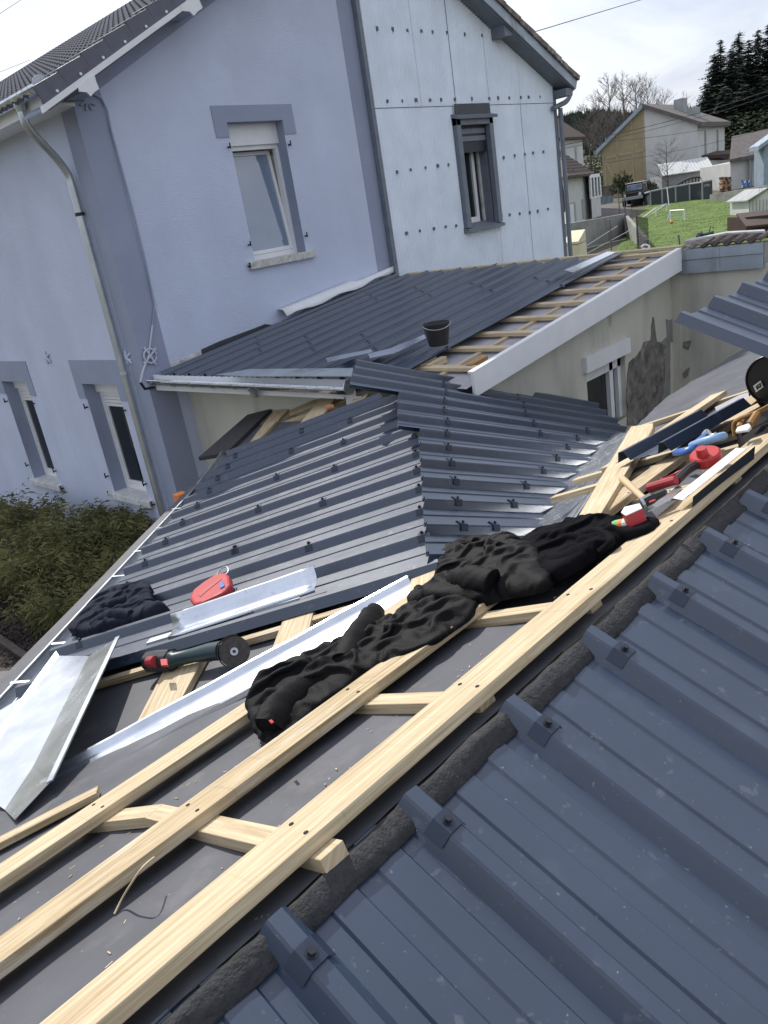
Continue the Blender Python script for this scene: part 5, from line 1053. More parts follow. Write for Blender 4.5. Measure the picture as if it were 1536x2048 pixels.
# bamboo shrubs
def blade(mb, p, d, ln, wd, droop):
    s = d.cross(V((0, 0, 1))).normalized() * wd; m_ = p + d * ln * .5; e = p + d * ln + V((0, 0, -droop)); mb.face([p, m_ + s, e]); mb.face([p, e, m_ - s])
def bamboo(px, py, R_, H_, n, label, seed):
    lr = random.Random(seed); g = at(px, py, ZP(0)); t = thing('bamboo_shrub', label, 'shrub', g, 'bamboo shrubs at the foot of the house')
    mb = MB(); st = MB()
    for k in range(26):
        a = lr.random() * 6.28; rr = R_ * .55 * sqrt(lr.random()); b = g + V((cos(a) * rr, sin(a) * rr, 0)); tip = b + V((cos(a) * R_ * .45 + lr.uniform(-.1, .1), sin(a) * R_ * .45 + lr.uniform(-.1, .1), H_ * lr.uniform(.7, 1.1)))
        pth = [b, b.lerp(tip, .5) + V((0, 0, .08)), tip]; st.tube(pth, [.007, .005, .002], 4, False)
        for q in range(n // 26):
            f = lr.random() ** .7; p = (pth[0].lerp(pth[1], f * 2) if f < .5 else pth[1].lerp(pth[2], f * 2 - 1)); aa = lr.random() * 6.28; d = V((cos(aa), sin(aa), lr.uniform(-.3, .7))).normalized()
            p = p + d * lr.uniform(.02, .14); blade(mb, p, d, lr.uniform(.06, .15), lr.uniform(.004, .009), lr.uniform(.01, .06))
    mb.build('foliage', 'leaf', t); st.build('stems', 'twig', t)
for i, (x, y, r_, h_, lb) in enumerate(((-10, 1105, .75, .75, 'bamboo shrub at far left edge against the house wall'), (70, 1110, .75, .72, 'bamboo shrub under the left of the two ground floor windows'), (150, 1120, .75, .75, 'bamboo shrub between the two ground floor windows'), (215, 1125, .65, .70, 'bamboo shrub below the right ground floor window sill'), (262, 1120, .5, .6, 'bamboo shrub beside the downpipe foot'), (20, 1185, .6, .55, 'low bamboo shrub in front at left edge above the bark'), (100, 1190, .75, .7, 'large bamboo shrub in the middle of the bed'), (170, 1190, .7, .65, 'bamboo shrub overhanging towards the gutter'), (130, 1255, .5, .45, 'small bamboo shrub lowest in the bed near the gutter'))):
    bamboo(x, y, r_, h_, 2600, lb, 60 + i)
p = at(352, 985, ZP(.9)); p = EYE + ray(361, 992) * 7.2; oc = MB(); oc.box((p.x - .05, p.y - .05, p.z - .25), (p.x + .05, p.y + .05, p.z + .03)); tag(oc.build('orange_marker', 'orange', bevel=.01), 'small orange marker showing behind the gutter at the house corner', 'marker')
# ---------------------------------------------------------------- background buildings
def quad(mb, a, b, h0, h1, th=None): pass
def wall_q(pts, back, mat, name, parent): return MB().prism(pts, back).build(name, mat, parent)
def lift(p, z): return V((p.x, p.y, z))
def pz(px, py, p):
    """height at which the plumb line through p meets image row py (near px)"""
    lo, hi = -5.0, 40.0
    for _ in range(40):
        m_ = (lo + hi) / 2; q = V((p.x, p.y, m_)) - EYE; y = 1024 + FPX * q.dot(CD) / q.dot(CF)
        if y > py: lo = m_
        else: hi = m_
    return lo
# large house, half timbered and half white
bh = thing('house', 'large gabled house in the distance, half beige timber panels and half white', 'house', dep(1290, 360, 82))
ba, bb = dep(1207, 370, 84), dep(1396, 350, 79); bv = bb - ba; bv.z = 0; bd = V((-bv.y, bv.x, 0)).normalized(); bd = bd if bd.dot(CF) > 0 else -bd
bd = (bd + V((bv.x, bv.y, 0)).normalized() * .06).normalized() * 11
bm = ba.lerp(bb, .47); zA = pz(1293, 215, bm); zl_ = pz(1204, 300, ba); zr_ = pz(1396, 248, bb); g0_ = 1.2
def gl(f): return ba.lerp(bb, f)
def gtop(f): return zl_ + (zA - zl_) * f / .47 if f < .47 else zA + (zr_ - zA) * (f - .47) / .53
MB().prism([lift(gl(0), g0_), lift(gl(.47), g0_), lift(gl(.47), zA), lift(gl(0), zl_)], bd).build('wall', 'bg_beige', bh)
MB().prism([lift(gl(.4701), g0_), lift(gl(1), g0_), lift(gl(1), zr_), lift(gl(.4701), zA)], bd).build('wall', 'bg_white', bh)
un_ = (bb - ba).normalized(); off = -bd.normalized() * .05
for f in (.03, .17, .335, .46): MB().prism([lift(gl(f - .008), g0_) + off, lift(gl(f + .008), g0_) + off, lift(gl(f + .008), gtop(f) - .1) + off, lift(gl(f - .008), gtop(f) - .1) + off], -off * .9).build('timber', 'bg_beam', bh)
for z_ in (3.3, 6.2): MB().prism([lift(gl(.01), z_) + off, lift(gl(.47), z_ + .1) + off, lift(gl(.47), z_ + .35) + off, lift(gl(.01), z_ + .25) + off], -off * .9).build('timber', 'bg_beam', bh)
MB().prism([lift(gl(.03), 6.0) + off, lift(gl(.05), 6.1) + off, lift(gl(.16), 3.6) + off, lift(gl(.14), 3.5) + off], -off * .9).build('timber', 'bg_beam', bh)
ov = -bd.normalized() * .5
for (f0, f1, mt, nm) in ((-.045, .47, 'bg_blue', 'verge'), (.47, 1.055, 'bg_roof', 'verge')):
    a, b = lift(gl(f0), gtop(0) + (zA - gtop(0)) * f0 / .47 if f0 < 0 else zA) + ov, lift(gl(f1), zA if f1 < .5 else zA + (zr_ - zA) * (f1 - .47) / .53) + ov
    MB().hexa([a + V((0, 0, -.05)), b + V((0, 0, -.05)), b + bd * 1.09 + V((0, 0, -.05)), a + bd * 1.09 + V((0, 0, -.05))], [a + V((0, 0, .35)), b + V((0, 0, .35)), b + bd * 1.09 + V((0, 0, .35)), a + bd * 1.09 + V((0, 0, .35))]).build('roof', 'bg_roof_grey' if f0 >= 0 else 'bg_blue', bh)
for f, fb, h_ in ((.70, .45, 1.5), (.86, .35, 1.1), (.27, .5, 1.6)):
    c_ = lift(gl(f), gtop(f)) + bd * fb; MB().box((c_.x - .5, c_.y - .5, c_.z - .6), (c_.x + .5, c_.y + .5, c_.z + h_)).build('chimney', 'bg_grey', bh)
for fb in (.25, .7):
    c_ = lift(gl(1.0), zr_ - 4.2) + bd * fb + un_ * .06; MB().tube([c_, c_ + V((0, 0, 3.6))], .12, 6).build('downpipe', 'bg_grey', bh); MB().tube([c_ + un_ * .2, c_ + un_ * .2 + V((0, 0, .6))], .35, 8).build('lamp', 'bg_white', bh)
# annex right of it
ax0 = thing('annex', 'low dark roofed annex beside the large house', 'building', dep(1430, 345, 82))
a, b = dep(1398, 352, 80), dep(1448, 345, 82); MB().prism([lift(a, 1), lift(b, 1), lift(b, pz(1448, 320, b)), lift(a, pz(1400, 320, a))], bd * .5).build('wall', 'bg_white', ax0)
za_ = pz(1400, 318, a); MB().hexa([lift(a, za_) + ov - un_ * .3, lift(b, za_ - .3) + ov + un_ * .6, lift(b, za_ - .3) + bd * .5 + un_ * .6, lift(a, za_) + bd * .5 - un_ * .3], [lift(a, za_ + .35) + ov - un_ * .3, lift(b, za_ + .05) + ov + un_ * .6, lift(b, za_ + .3) + bd * .5 + un_ * .6, lift(a, za_ + .6) + bd * .5 - un_ * .3]).build('roof', 'brown', ax0)
# white house next to the clad gable
wh = thing('house', 'white two level house with brown tiled roofs just right of the clad gable', 'house', dep(1150, 440, 58))
c0_, c1_, c2_ = dep(1105, 440, 61), dep(1136, 447, 57), dep(1181, 420, 64)
zt_ = pz(1136, 350, c1_)
v1_ = (c0_ - c1_); v2_ = (c2_ - c1_); v1_.z = v2_.z = 0
q = [lift(c1_, .3), lift(c1_ + v2_, .3), lift(c1_ + v1_ * 4 + v2_, .3), lift(c1_ + v1_ * 4, .3)]
MB().hexa(q, [lift(p_, zt_) for p_ in q]).build('wall', 'bg_white', wh)
cc = c1_ + v1_ * 2 + v2_ * .5; e_ = [lift(c1_ + (p_ - c1_) + ((p_ - cc) * .14), zt_ - .1) for p_ in [lift(x_, zt_) for x_ in q]]
r0_, r1_ = lift(c1_ + v1_ * 1.2 + v2_ * .5, zt_ + 2.2), lift(c1_ + v1_ * 3 + v2_ * .5, zt_ + 2.2)
mb = MB(); mb.face([e_[0], e_[1], r0_]); mb.face([e_[1], e_[2], r1_, r0_]); mb.face([e_[2], e_[3], r1_]); mb.face([e_[3], e_[0], r0_, r1_]); mb.face(list(reversed(e_))); mb.build('roof', 'bg_roof', wh)
for k in range(1, 9):
    f = k / 9; MB().tube([e_[0].lerp(r0_, f) + V((0, 0, .03)), e_[1].lerp(r0_, f) + V((0, 0, .03))], .05, 4).build('tile_course', 'bg_roof_grey', wh)
MB().hexa([lift(p_, zt_ - .28) for p_ in e_], [lift(p_, zt_ - .11) for p_ in e_]).build('eave', 'brown', wh)
dpx = lift(c1_ + v2_ * .0 - v2_.normalized() * .12 + v1_.normalized() * -.12, 0)
MB().tube(smooth_path([dep(1144, 338, 57.2), dep(1143, 348, 57), dep(1130, 354, 56.8), dep(1125, 365, 56.8), dep(1128, 424, 56.8)]), .09, 8).build('downpipe', 'brown', wh)
nrm_ = V((-v2_.y, v2_.x, 0)).normalized(); nrm_ = nrm_ if nrm_.dot(CF) < 0 else -nrm_
def facade(f0, f1, za0, za1, mat, name, d=.06): return MB().prism([lift(c1_ + v2_ * f0, za0) + nrm_ * d, lift(c1_ + v2_ * f1, za0) + nrm_ * d, lift(c1_ + v2_ * f1, za1) + nrm_ * d, lift(c1_ + v2_ * f0, za1) + nrm_ * d], -nrm_ * d * .95).build(name, mat, wh)
facade(.06, .32, .75, 2.95, 'bg_grey', 'door'); facade(.08, .22, .8, 2.85, 'white', 'door_panel', .09); facade(.60, .78, 1.6, 3.0, 'bg_grey', 'window')
# upper block behind
u0, u1, u2 = dep(1100, 330, 66), dep(1112, 330, 64.5), dep(1167, 322, 69)
w1_, w2_ = u0 - u1, u2 - u1; w1_.z = w2_.z = 0; zt2 = pz(1140, 276, u1)
q = [lift(u1, 1), lift(u1 + w2_, 1), lift(u1 + w1_ * 6 + w2_, 1), lift(u1 + w1_ * 6, 1)]
MB().hexa(q, [lift(p_, zt2) for p_ in q]).build('upper_wall', 'bg_white', wh)
cc = u1 + w1_ * 3 + w2_ * .5; e_ = [lift(u1 + (p_ - u1) + (p_ - cc) * .14, zt2 - .05) for p_ in q]
r0_, r1_ = lift(u1 + w1_ * 1.6 + w2_ * .45, zt2 + 1.9), lift(u1 + w1_ * 4 + w2_ * .45, zt2 + 1.9)
mb = MB(); mb.face([e_[0], e_[1], r0_]); mb.face([e_[1], e_[2], r1_, r0_]); mb.face([e_[3], e_[0], r0_, r1_]); mb.face(list(reversed(e_))); mb.build('upper_roof', 'bg_roof', wh)
MB().hexa([lift(p_, zt2 - .22) for p_ in e_], [lift(p_, zt2 - .06) for p_ in e_]).build('eave', 'brown', wh)
for f in (.25, .72): MB().prism([lift(u1 + w2_ * (f - .03), zt2 - 3) + nrm_ * .05, lift(u1 + w2_ * (f + .03), zt2 - 3) + nrm_ * .05, lift(u1 + w2_ * (f + .03), zt2 - .8) + nrm_ * .05, lift(u1 + w2_ * (f - .03), zt2 - .8) + nrm_ * .05], -nrm_ * .04).build('window', 'bg_grey', wh)
# conservatory bay
cv = thing('conservatory', 'small white glazed conservatory bay beside the white house', 'conservatory', dep(1190, 420, 64))
a, b, c_ = dep(1179, 421, 64), dep(1184, 424, 62), dep(1202, 415, 64.5)
zb_, zt_ = pz(1184, 424, b) - .5, pz(1188, 356, b); zm_ = pz(1188, 398, b)
vb_, vc_ = a - b, c_ - b; vb_.z = vc_.z = 0
def bayq(z0, z1, g, mat, nm): q = [lift(b, z0), lift(b + vc_, z0), lift(b + vc_ + vb_, z0), lift(b + vb_, z0)]; cc = cen(q); q = [p_ + (p_ - lift(cc, p_.z)) * g for p_ in q]; return MB().hexa(q, [lift(p_, z1) for p_ in q]).build(nm, mat, cv)
bayq(zb_, zm_, 0, 'bg_white', 'base_wall'); bayq(zm_, zt_, -.06, 'pane', 'glazing'); bayq(zt_, zt_ + .25, .1, 'white', 'roof'); bayq(zm_, zm_ + .12, .06, 'white', 'sill')
for f in (0, .33, .66, 1): p_ = b + vc_ * f; MB().box((p_.x - .08, p_.y - .08, zm_), (p_.x + .08, p_.y + .08, zt_)).build('post', 'white', cv)
# gate
gt = thing('gate', 'pale blue metal gate with dark bars at end of the driveway', 'gate', dep(1212, 410, 66))
a, b = dep(1201, 412, 66), dep(1226, 408, 67); zq = pz(1213, 410, a)
MB().prism([lift(a, zq), lift(b, zq), lift(b, zq + .55), lift(a, zq + .7)], (0, .05, 0)).build('panel', 'bg_blue', gt)
for k in range(11): p_ = a.lerp(b, k / 10); MB().box((p_.x - .025, p_.y - .025, zq), (p_.x + .025, p_.y + .025, zq + 1.35)).build('bar', 'wire', gt)
MB().prism([lift(a, zq + 1.32), lift(b, zq + 1.32), lift(b, zq + 1.40), lift(a, zq + 1.40)], (0, .05, 0)).build('rail', 'wire', gt)
# parked off-roader
cb = gnd(1272, 409); car = thing('off_roader', 'black off-road vehicle parked on the driveway', 'vehicle', cb)
hx = V((CR.x, CR.y, 0)).normalized(); fy = V((CF.x, CF.y, 0)).normalized(); cx_ = (hx * .90 - fy * .43).normalized(); cy_ = V((-cx_.y, cx_.x, 0))
def cpt(x, y, z): return cb + cx_ * x + cy_ * y + V((0, 0, z))
def cbox(x0, x1, y0, y1, z0, z1, mat, nm, taper=0, par=None):
    return MB().hexa([cpt(x0, y0, z0), cpt(x1, y0, z0), cpt(x1, y1, z0), cpt(x0, y1, z0)], [cpt(x0 + taper, y0 + taper * 1.4, z1), cpt(x1 - taper, y0 + taper * 1.4, z1), cpt(x1 - taper, y1 - taper, z1), cpt(x0 + taper, y1 - taper, z1)]).build(nm, mat, par or car, bevel=.05)
cbox(-.9, .9, -2.0, 2.0, .55, 1.12, 'car', 'body'); cbox(-.85, .85, -.7, 2.0, 1.12, 1.85, 'car', 'cabin', .16)
cbox(-.66, .66, -.66, -.5, 1.18, 1.74, 'pane_sky_tint', 'windscreen', .02); cbox(-.78, -.7, -.2, 1.7, 1.2, 1.7, 'pane', 'side_window', .0); cbox(.7, .78, -.2, 1.7, 1.2, 1.7, 'pane', 'side_window', 0)
cbox(-.92, .92, -2.16, -2.0, .5, .78, 'bg_grey', 'bumper'); cbox(-.8, .8, -.55, 1.9, 1.85, 1.9, 'bg_white', 'roof_bar')
for x_ in (-.66, .66): MB().tube([cpt(x_, -2.05, .92), cpt(x_, -2.0, .92)], .13, 10).build('headlight', 'paper', car)
for x_ in (-.8, .8):
    for y_ in (-1.35, 1.3):
        wv = MB().tube([cpt(x_ - .12, y_, .4), cpt(x_ + .12, y_, .4)], .4, 16).build('wheel', 'rubber', car); MB().tube([cpt(x_ - .125, y_, .4), cpt(x_ + .125, y_, .4)], .2, 10).build('rim', 'bg_grey', wv)
# pool wall with panels
pl_ = thing('garden_pool', 'dark grey above-ground pool with panel walls on the lawn', 'pool', gnd(1360, 405))
PX = [(1288, 410, 388), (1302, 411, 384), (1325, 409, 379), (1352, 405, 374), (1380, 401, 369), (1405, 399, 365), (1425, 396, 361)]
pp = [gnd(x, y) for x, y, t in PX]; tt = [pz(x, t, p_) for (x, y, t), p_ in zip(PX, pp)]
for k in range(len(pp) - 1):
    MB().prism([lift(pp[k], pp[k].z - .2), lift(pp[k + 1], pp[k + 1].z - .2), lift(pp[k + 1], tt[k + 1]), lift(pp[k], tt[k])], fy * .06).build('wall_panel', 'pool', pl_)
    p_ = pp[k]; MB().box((p_.x - .06, p_.y - .06, p_.z - .2), (p_.x + .06, p_.y + .06, tt[k])).build('post', 'bg_grey', pl_)
MB().tube([lift(p_, t_ + .03) for p_, t_ in zip(pp, tt)], .08, 6).build('rim', 'bg_grey', pl_)
bk_ = [p_ + fy * 4.5 for p_ in pp]; MB().grid([[lift(p_, t_ - .15) for p_, t_ in zip(pp, tt)], [lift(p_, t_ - .15) for p_, t_ in zip(bk_, tt)]]).build('cover', 'sheet_dark', pl_); MB().grid([[lift(p_, p_.z - .2) for p_ in bk_], [lift(p_, t_) for p_, t_ in zip(bk_, tt)]]).build('wall_panel', 'pool', pl_)
mb = MB(); wp_ = pp[4] + fy * -.02; 
for k in range(7): q_ = pp[5].lerp(pp[6], .15 + k * .08) - fy * .06; mb.box((q_.x - .05, q_.y - .03, tt[5] - .35 + .1 * (k % 2)), (q_.x + .05, q_.y, tt[5] - .28 + .1 * (k % 2)))
mb.build('lettering', 'paper', pl_)
# arched wooden bridge behind
br = thing('garden_bridge', 'brown arched wooden bridge rail behind the pool', 'bridge', dep(1390, 366, 73))
ar = [dep(1352 + 78 * k / 12, 372 - 8 * k / 12 - 13 * sin(pi * k / 12), 73) for k in range(13)]; MB().tube(ar, .07, 6).build('top_rail', 'brown', br); MB().tube([p_ - V((0, 0, .5)) for p_ in ar], .06, 6).build('bottom_rail', 'brown', br)
for p_ in ar[1:-1]: MB().tube([p_ - V((0, 0, .5)), p_], .05, 4).build('baluster', 'brown', br)
# garden shed with pale roof
sh = thing('garden_shed', 'long grey garden shed with pale corrugated roof behind the pool', 'shed', dep(1380, 362, 75))
a, b = dep(1324, 372, 76), dep(1426, 360, 74); z0_, z1_ = pz(1324, 352, a), pz(1426, 337, b)
MB().prism([lift(a, 1), lift(b, 1), lift(b, z1_), lift(a, z0_)], fy * 3).build('wall', 'bg_grey', sh)
n_ = 16
for k in range(n_):
    p_, q_ = lift(a, z0_).lerp(lift(b, z1_), k / n_), lift(a, z0_).lerp(lift(b, z1_), (k + .94) / n_); s_ = -fy * .3 - V((0, 0, .05)); t_ = fy * 2.2 + V((0, 0, 1.05)) + hx * .5
    MB().hexa([p_ + s_, q_ + s_, q_ + t_, p_ + t_], [p_ + s_ + V((0, 0, .09)), q_ + s_ + V((0, 0, .05)), q_ + t_ + V((0, 0, .05)), p_ + t_ + V((0, 0, .09))]).build('roof_panel', 'white_old', sh)
# wood pile
wp = thing('wood_pile', 'stack of split firewood beside the pale outbuilding', 'wood pile', dep(1450, 385, 66)); lr = random.Random(8)
for i in range(5):
    for j in range(7): c_ = dep(1445 + i * 3.9 + (j % 2) * 1.5, 386 - j * 5, 66); MB().tube([c_, c_ + fy * .5], .10 + .02 * lr.random(), 6).build('log', 'log' if lr.random() < .7 else 'bark', wp)
# low concrete wall
cw = thing('garden_wall', 'low grey concrete wall at right end of the lawn', 'wall', dep(1460, 400, 60))
a, b = gnd(1423, 403), gnd(1560, 402); zA_, zB_ = pz(1423, 389, a), pz(1560, 366, b)
MB().prism([lift(a, a.z - .3), lift(b, b.z - .3), lift(b, zB_), lift(a, zA_)], fy * .3).build('wall', 'concrete', cw)
for k in range(8): p_ = a.lerp(b, k / 8); q_ = a.lerp(b, (k + .985) / 8); MB().prism([lift(p_, zA_ + (zB_ - zA_) * k / 8 - .28) - fy * .03, lift(q_, zA_ + (zB_ - zA_) * k / 8 - .28) - fy * .03, lift(q_, zA_ + (zB_ - zA_) * (k + 1) / 8 - .01) - fy * .03, lift(p_, zA_ + (zB_ - zA_) * k / 8 - .01) - fy * .03], fy * .028).build('block', 'concrete', cw)
# outbuilding at right
ob = thing('outbuilding', 'pale outbuilding with grey brown roof at right edge', 'building', dep(1500, 380, 68))
a, b = dep(1461, 385, 68), dep(1560, 368, 68); z0_, z1_ = pz(1463, 326, a), pz(1560, 306, b)
MB().prism([lift(a, 1), lift(b, 1), lift(b, z1_), lift(a, z0_)], fy * 6).build('wall', 'bg_white', ob)
s_ = -fy * .5 - hx * .3; t_ = fy * 4 + V((0, 0, 1.9)) + hx * 2.0
MB().hexa([lift(a, z0_) + s_, lift(b, z1_) + s_, lift(b, z1_) + t_, lift(a, z0_) + t_], [lift(a, z0_ + .3) + s_, lift(b, z1_ + .3) + s_, lift(b, z1_ + .3) + t_, lift(a, z0_ + .3) + t_]).build('roof', 'bg_roof_grey', ob)
for f in (.42, .62): p_ = a.lerp(b, f) - fy * .05; MB().box((p_.x - .5, p_.y - .03, 1.5), (p_.x + .5, p_.y + .02, 4.0)).build('door', 'bg_grey', ob)
rh = thing('house', 'corner of a grey blue house cut off by right edge', 'house', dep(1530, 370, 62))
a, b = dep(1527, 375, 62), dep(1600, 368, 60); zq = pz(1527, 290, a); MB().prism([lift(a, 1), lift(b, 1), lift(b, zq + 2), lift(a, zq)], fy * 1.5).build('wall', 'bg_blue', rh)
p_ = lift(a, zq) - hx * .6 - fy * .4 - V((0, 0, .3)); MB().hexa([p_, p_ + hx * 5 + V((0, 0, 2.6)), p_ + hx * 5 + V((0, 0, 2.6)) + fy * 1.5, p_ + fy * 1.5], [p_ + V((0, 0, .3)), p_ + hx * 5 + V((0, 0, 2.9)), p_ + hx * 5 + V((0, 0, 2.9)) + fy * 1.5, p_ + fy * 1.5 + V((0, 0, .3))]).build('roof', 'bg_blue', rh)
# blue garden furniture
bf = thing('garden_chair', 'blue folding garden chair in front of the outbuilding', 'chair', dep(1490, 375, 63))
for (x0_, y0_, x1_, y1_) in ((1484, 376, 1492, 362), (1490, 376, 1484, 360), (1494, 376, 1500, 361), (1500, 376, 1494, 361)): MB().tube([dep(x0_, y0_, 63), dep(x1_, y1_, 63)], .06, 5).build('leg', 'blue_handle', bf)
MB().prism([dep(1484, 368, 63), dep(1500, 366, 63), dep(1500, 364, 63.6), dep(1484, 366, 63.6)], (0, 0, -.06)).build('seat', 'blue_handle', bf)
# small white metal shed and brown playhouse
ws = thing('metal_shed', 'small white ribbed metal shed with gable at right edge of lawn', 'shed', gnd(1515, 434))
a, b = gnd(1498, 432), gnd(1560, 428); z0_ = pz(1498, 402, a); MB().prism([lift(a, a.z), lift(b, b.z), lift(b, z0_), lift(a.lerp(b, .55), z0_ + .55), lift(a, z0_)], fy * 2.5).build('wall', 'bg_white', ws)
for k in range(9): p_ = a.lerp(b, k / 9) - fy * .03; MB().box((p_.x - .03, p_.y - .03, a.z), (p_.x + .03, p_.y, z0_)).build('rib', 'bg_grey', ws)
r_ = a.lerp(b, .55)
for p0_, p1_ in ((lift(a, z0_) - hx * .2, lift(r_, z0_ + .58)), (lift(r_, z0_ + .58), lift(b, z0_) + hx * .2)): MB().hexa([p0_ - fy * .2, p1_ - fy * .2, p1_ + fy * 2.6, p0_ + fy * 2.6], [p0_ - fy * .2 + V((0, 0, .07)), p1_ - fy * .2 + V((0, 0, .07)), p1_ + fy * 2.6 + V((0, 0, .07)), p0_ + fy * 2.6 + V((0, 0, .07))]).build('roof', 'bg_grey', ws)
ph = thing('playhouse', 'dark brown wooden playhouse with sloping slide at right edge', 'playhouse', gnd(1510, 482))
a, b = gnd(1492, 478), gnd(1560, 474); zq = pz(1492, 430, a); MB().prism([lift(a, a.z), lift(b, b.z), lift(b, zq - .1), lift(a, zq - .1)], fy * 2).build('wall', 'brown', ph)
MB().hexa([lift(a, zq - .6) - hx * .2 - fy * .4, lift(b, zq - .6) - fy * .4, lift(b, zq) + fy * .8, lift(a, zq) + fy * .8 - hx * .1], [lift(a, zq - .5) - hx * .2 - fy * .4, lift(b, zq - .5) - fy * .4, lift(b, zq + .1) + fy * .8, lift(a, zq + .1) + fy * .8 - hx * .1]).build('roof', 'brown', ph)
p_ = a - fy * .05; MB().prism([lift(p_ + hx * .05, a.z + .35), lift(p_ + hx * .25, a.z + .35), lift(p_ + hx * .25, a.z + .75), lift(p_ + hx * .05, a.z + .75)], fy * .04).build('window', 'paper', ph)
MB().bar(gnd(1524, 478), lift(gnd(1545, 470), zq - .2), .25, .06, V((0, 0, 1))).build('slide', 'roof_old', ph)
# goals, ball, mower
def goal(lb, x0, y0, x1, y1, h, sk):
    g = thing('football_goal', lb, 'goal', gnd(x0, y0), 'small goals on the lawn'); a, b = gnd(x0, y0), gnd(x1, y1); up = V((0, 0, h)); bk2 = fy * .6 + hx * sk
    for p_, q_ in ((a, a + up), (b, b + up), (a + up, b + up), (a, a + bk2), (b, b + bk2), (a + up, a + bk2), (b + up, b + bk2), (a + bk2, b + bk2)): MB().tube([p_, q_], .035, 6).build('tube', 'white', g)
    for k in range(1, 7): MB().tube([a.lerp(b, k / 7) + up, a.lerp(b, k / 7) + bk2], .006, 3).build('net_cord', 'bg_white', g)
    for k in range(1, 5): MB().tube([a + up.lerp(bk2, k / 5), b + up.lerp(bk2, k / 5)], .006, 3).build('net_cord', 'bg_white', g)
goal('small white football goal facing the viewer beside the ball', 1341, 444, 1369, 443, .72, 0); goal('small white football goal seen from its side', 1312, 434, 1333, 425, .62, -.9)
bl = gnd(1343, 448); mb = MB(); bm_ = bmesh.new(); bmesh.ops.create_icosphere(bm_, subdivisions=2, radius=.11)
mb.v = [v.co + bl + V((0, 0, .11)) for v in bm_.verts]; mb.f = [tuple(v.index for v in f.verts) for f in bm_.faces]; mb.uv = [[(0, 0)] * 3 for _ in mb.f]; bm_.free()
tag(mb.build('ball', 'orange', smooth=True), 'orange ball lying by the goal post', 'ball')
mw = thing('lawn_roller', 'dark green garden machine lying on the near part of the lawn', 'garden machine', gnd(1410, 476)); a, b = gnd(1395, 477), gnd(1428, 472)
MB().tube([a + V((0, 0, .14)), a.lerp(b, .3) + V((0, 0, .16)), a.lerp(b, .32) + V((0, 0, .10)), b + V((0, 0, .16))], [.14, .15, .10, .13], 10).build('drum', 'teal', mw); MB().tube([a.lerp(b, .7) + V((0, 0, .2)), a.lerp(b, .75) + V((.1, 0, .5)), b + V((0, 0, .42))], .03, 5).build('handle', 'black_metal', mw)
for k, x_ in enumerate((1398, 1425)): c_ = gnd(x_, 477); MB().tube([c_ + V((0, 0, .1)) - fy * .2, c_ + V((0, 0, .1)) + fy * .2], .1, 8).build('wheel', 'rubber', mw)
# retaining wall, mesh fence, netting
rw = thing('retaining_wall', 'dark stained concrete retaining wall below the driveway', 'wall', dep(1190, 480, 48))
a, b = dep(1128, 500, 45), dep(1252, 470, 50); MB().prism([lift(a, 0), lift(b, .2), lift(b, pz(1250, 430, b)), lift(a, pz(1130, 452, a))], fy * .3).build('wall', 'concrete', rw)
MB().prism([lift(a, pz(1130, 452, a)), lift(b, pz(1250, 430, b)), lift(b, pz(1250, 430, b) + .08) - fy * .05, lift(a, pz(1130, 452, a) + .08) - fy * .05], fy * .35).build('coping', 'bg_grey', rw)
a2, b2 = b, dep(1292, 492, 40); MB().prism([lift(a2, 0), lift(b2, 0), lift(b2, .9), lift(a2, pz(1250, 432, a2))], hx * .2).build('wall', 'concrete', rw)
for i, (x_, y0_, y1_, d_) in enumerate(((1236, 376, 436, 52), (1247, 384, 436, 52), (1219, 440, 500, 42), (1249, 430, 470, 47), (1273, 420, 492, 42), (1357, 470, 500, 34), (1334, 375, 412, 60))):
    tag(MB().tube([dep(x_ + 4, y1_, d_), dep(x_, y0_, d_)], .035, 5).build('fence_post', 'wire' if i != 6 else 'white'), ('fence post left of the off-roader', 'fence post beside the driveway edge', 'leaning post in front of the stained retaining wall', 'corner post on the retaining wall', 'tall post carrying the dark netting', 'thin stake at near edge of the lawn', 'white pole in front of the pool wall')[i], 'post', None)
nt_ = thing('netting', 'dark green net screen at left edge of the lawn', 'net', dep(1285, 490, 40)); a, b = dep(1274, 492, 41), dep(1297, 490, 38)
za_, zb_ = pz(1274, 432, a), pz(1295, 436, b)
for k in range(16): p_ = a.lerp(b, k / 15); MB().tube([lift(p_, 0), lift(p_, za_ + (zb_ - za_) * k / 15)], .016, 3, False).build('strand', 'net', nt_)
for k in range(14): MB().tube([lift(a, za_ * k / 13), lift(b, zb_ * k / 13)], .012, 3, False).build('strand', 'net', nt_)
fn = thing('wire_fence', 'wire fence rails in front of the retaining wall', 'fence', dep(1180, 490, 40))
for (x0_, y0_, x1_, y1_) in ((1135, 505, 1250, 478), (1150, 520, 1270, 455), (1160, 500, 1235, 452)): MB().tube([dep(x0_, y0_, 41), dep(x1_, y1_, 44)], .02, 4).build('rail', 'bg_grey', fn)
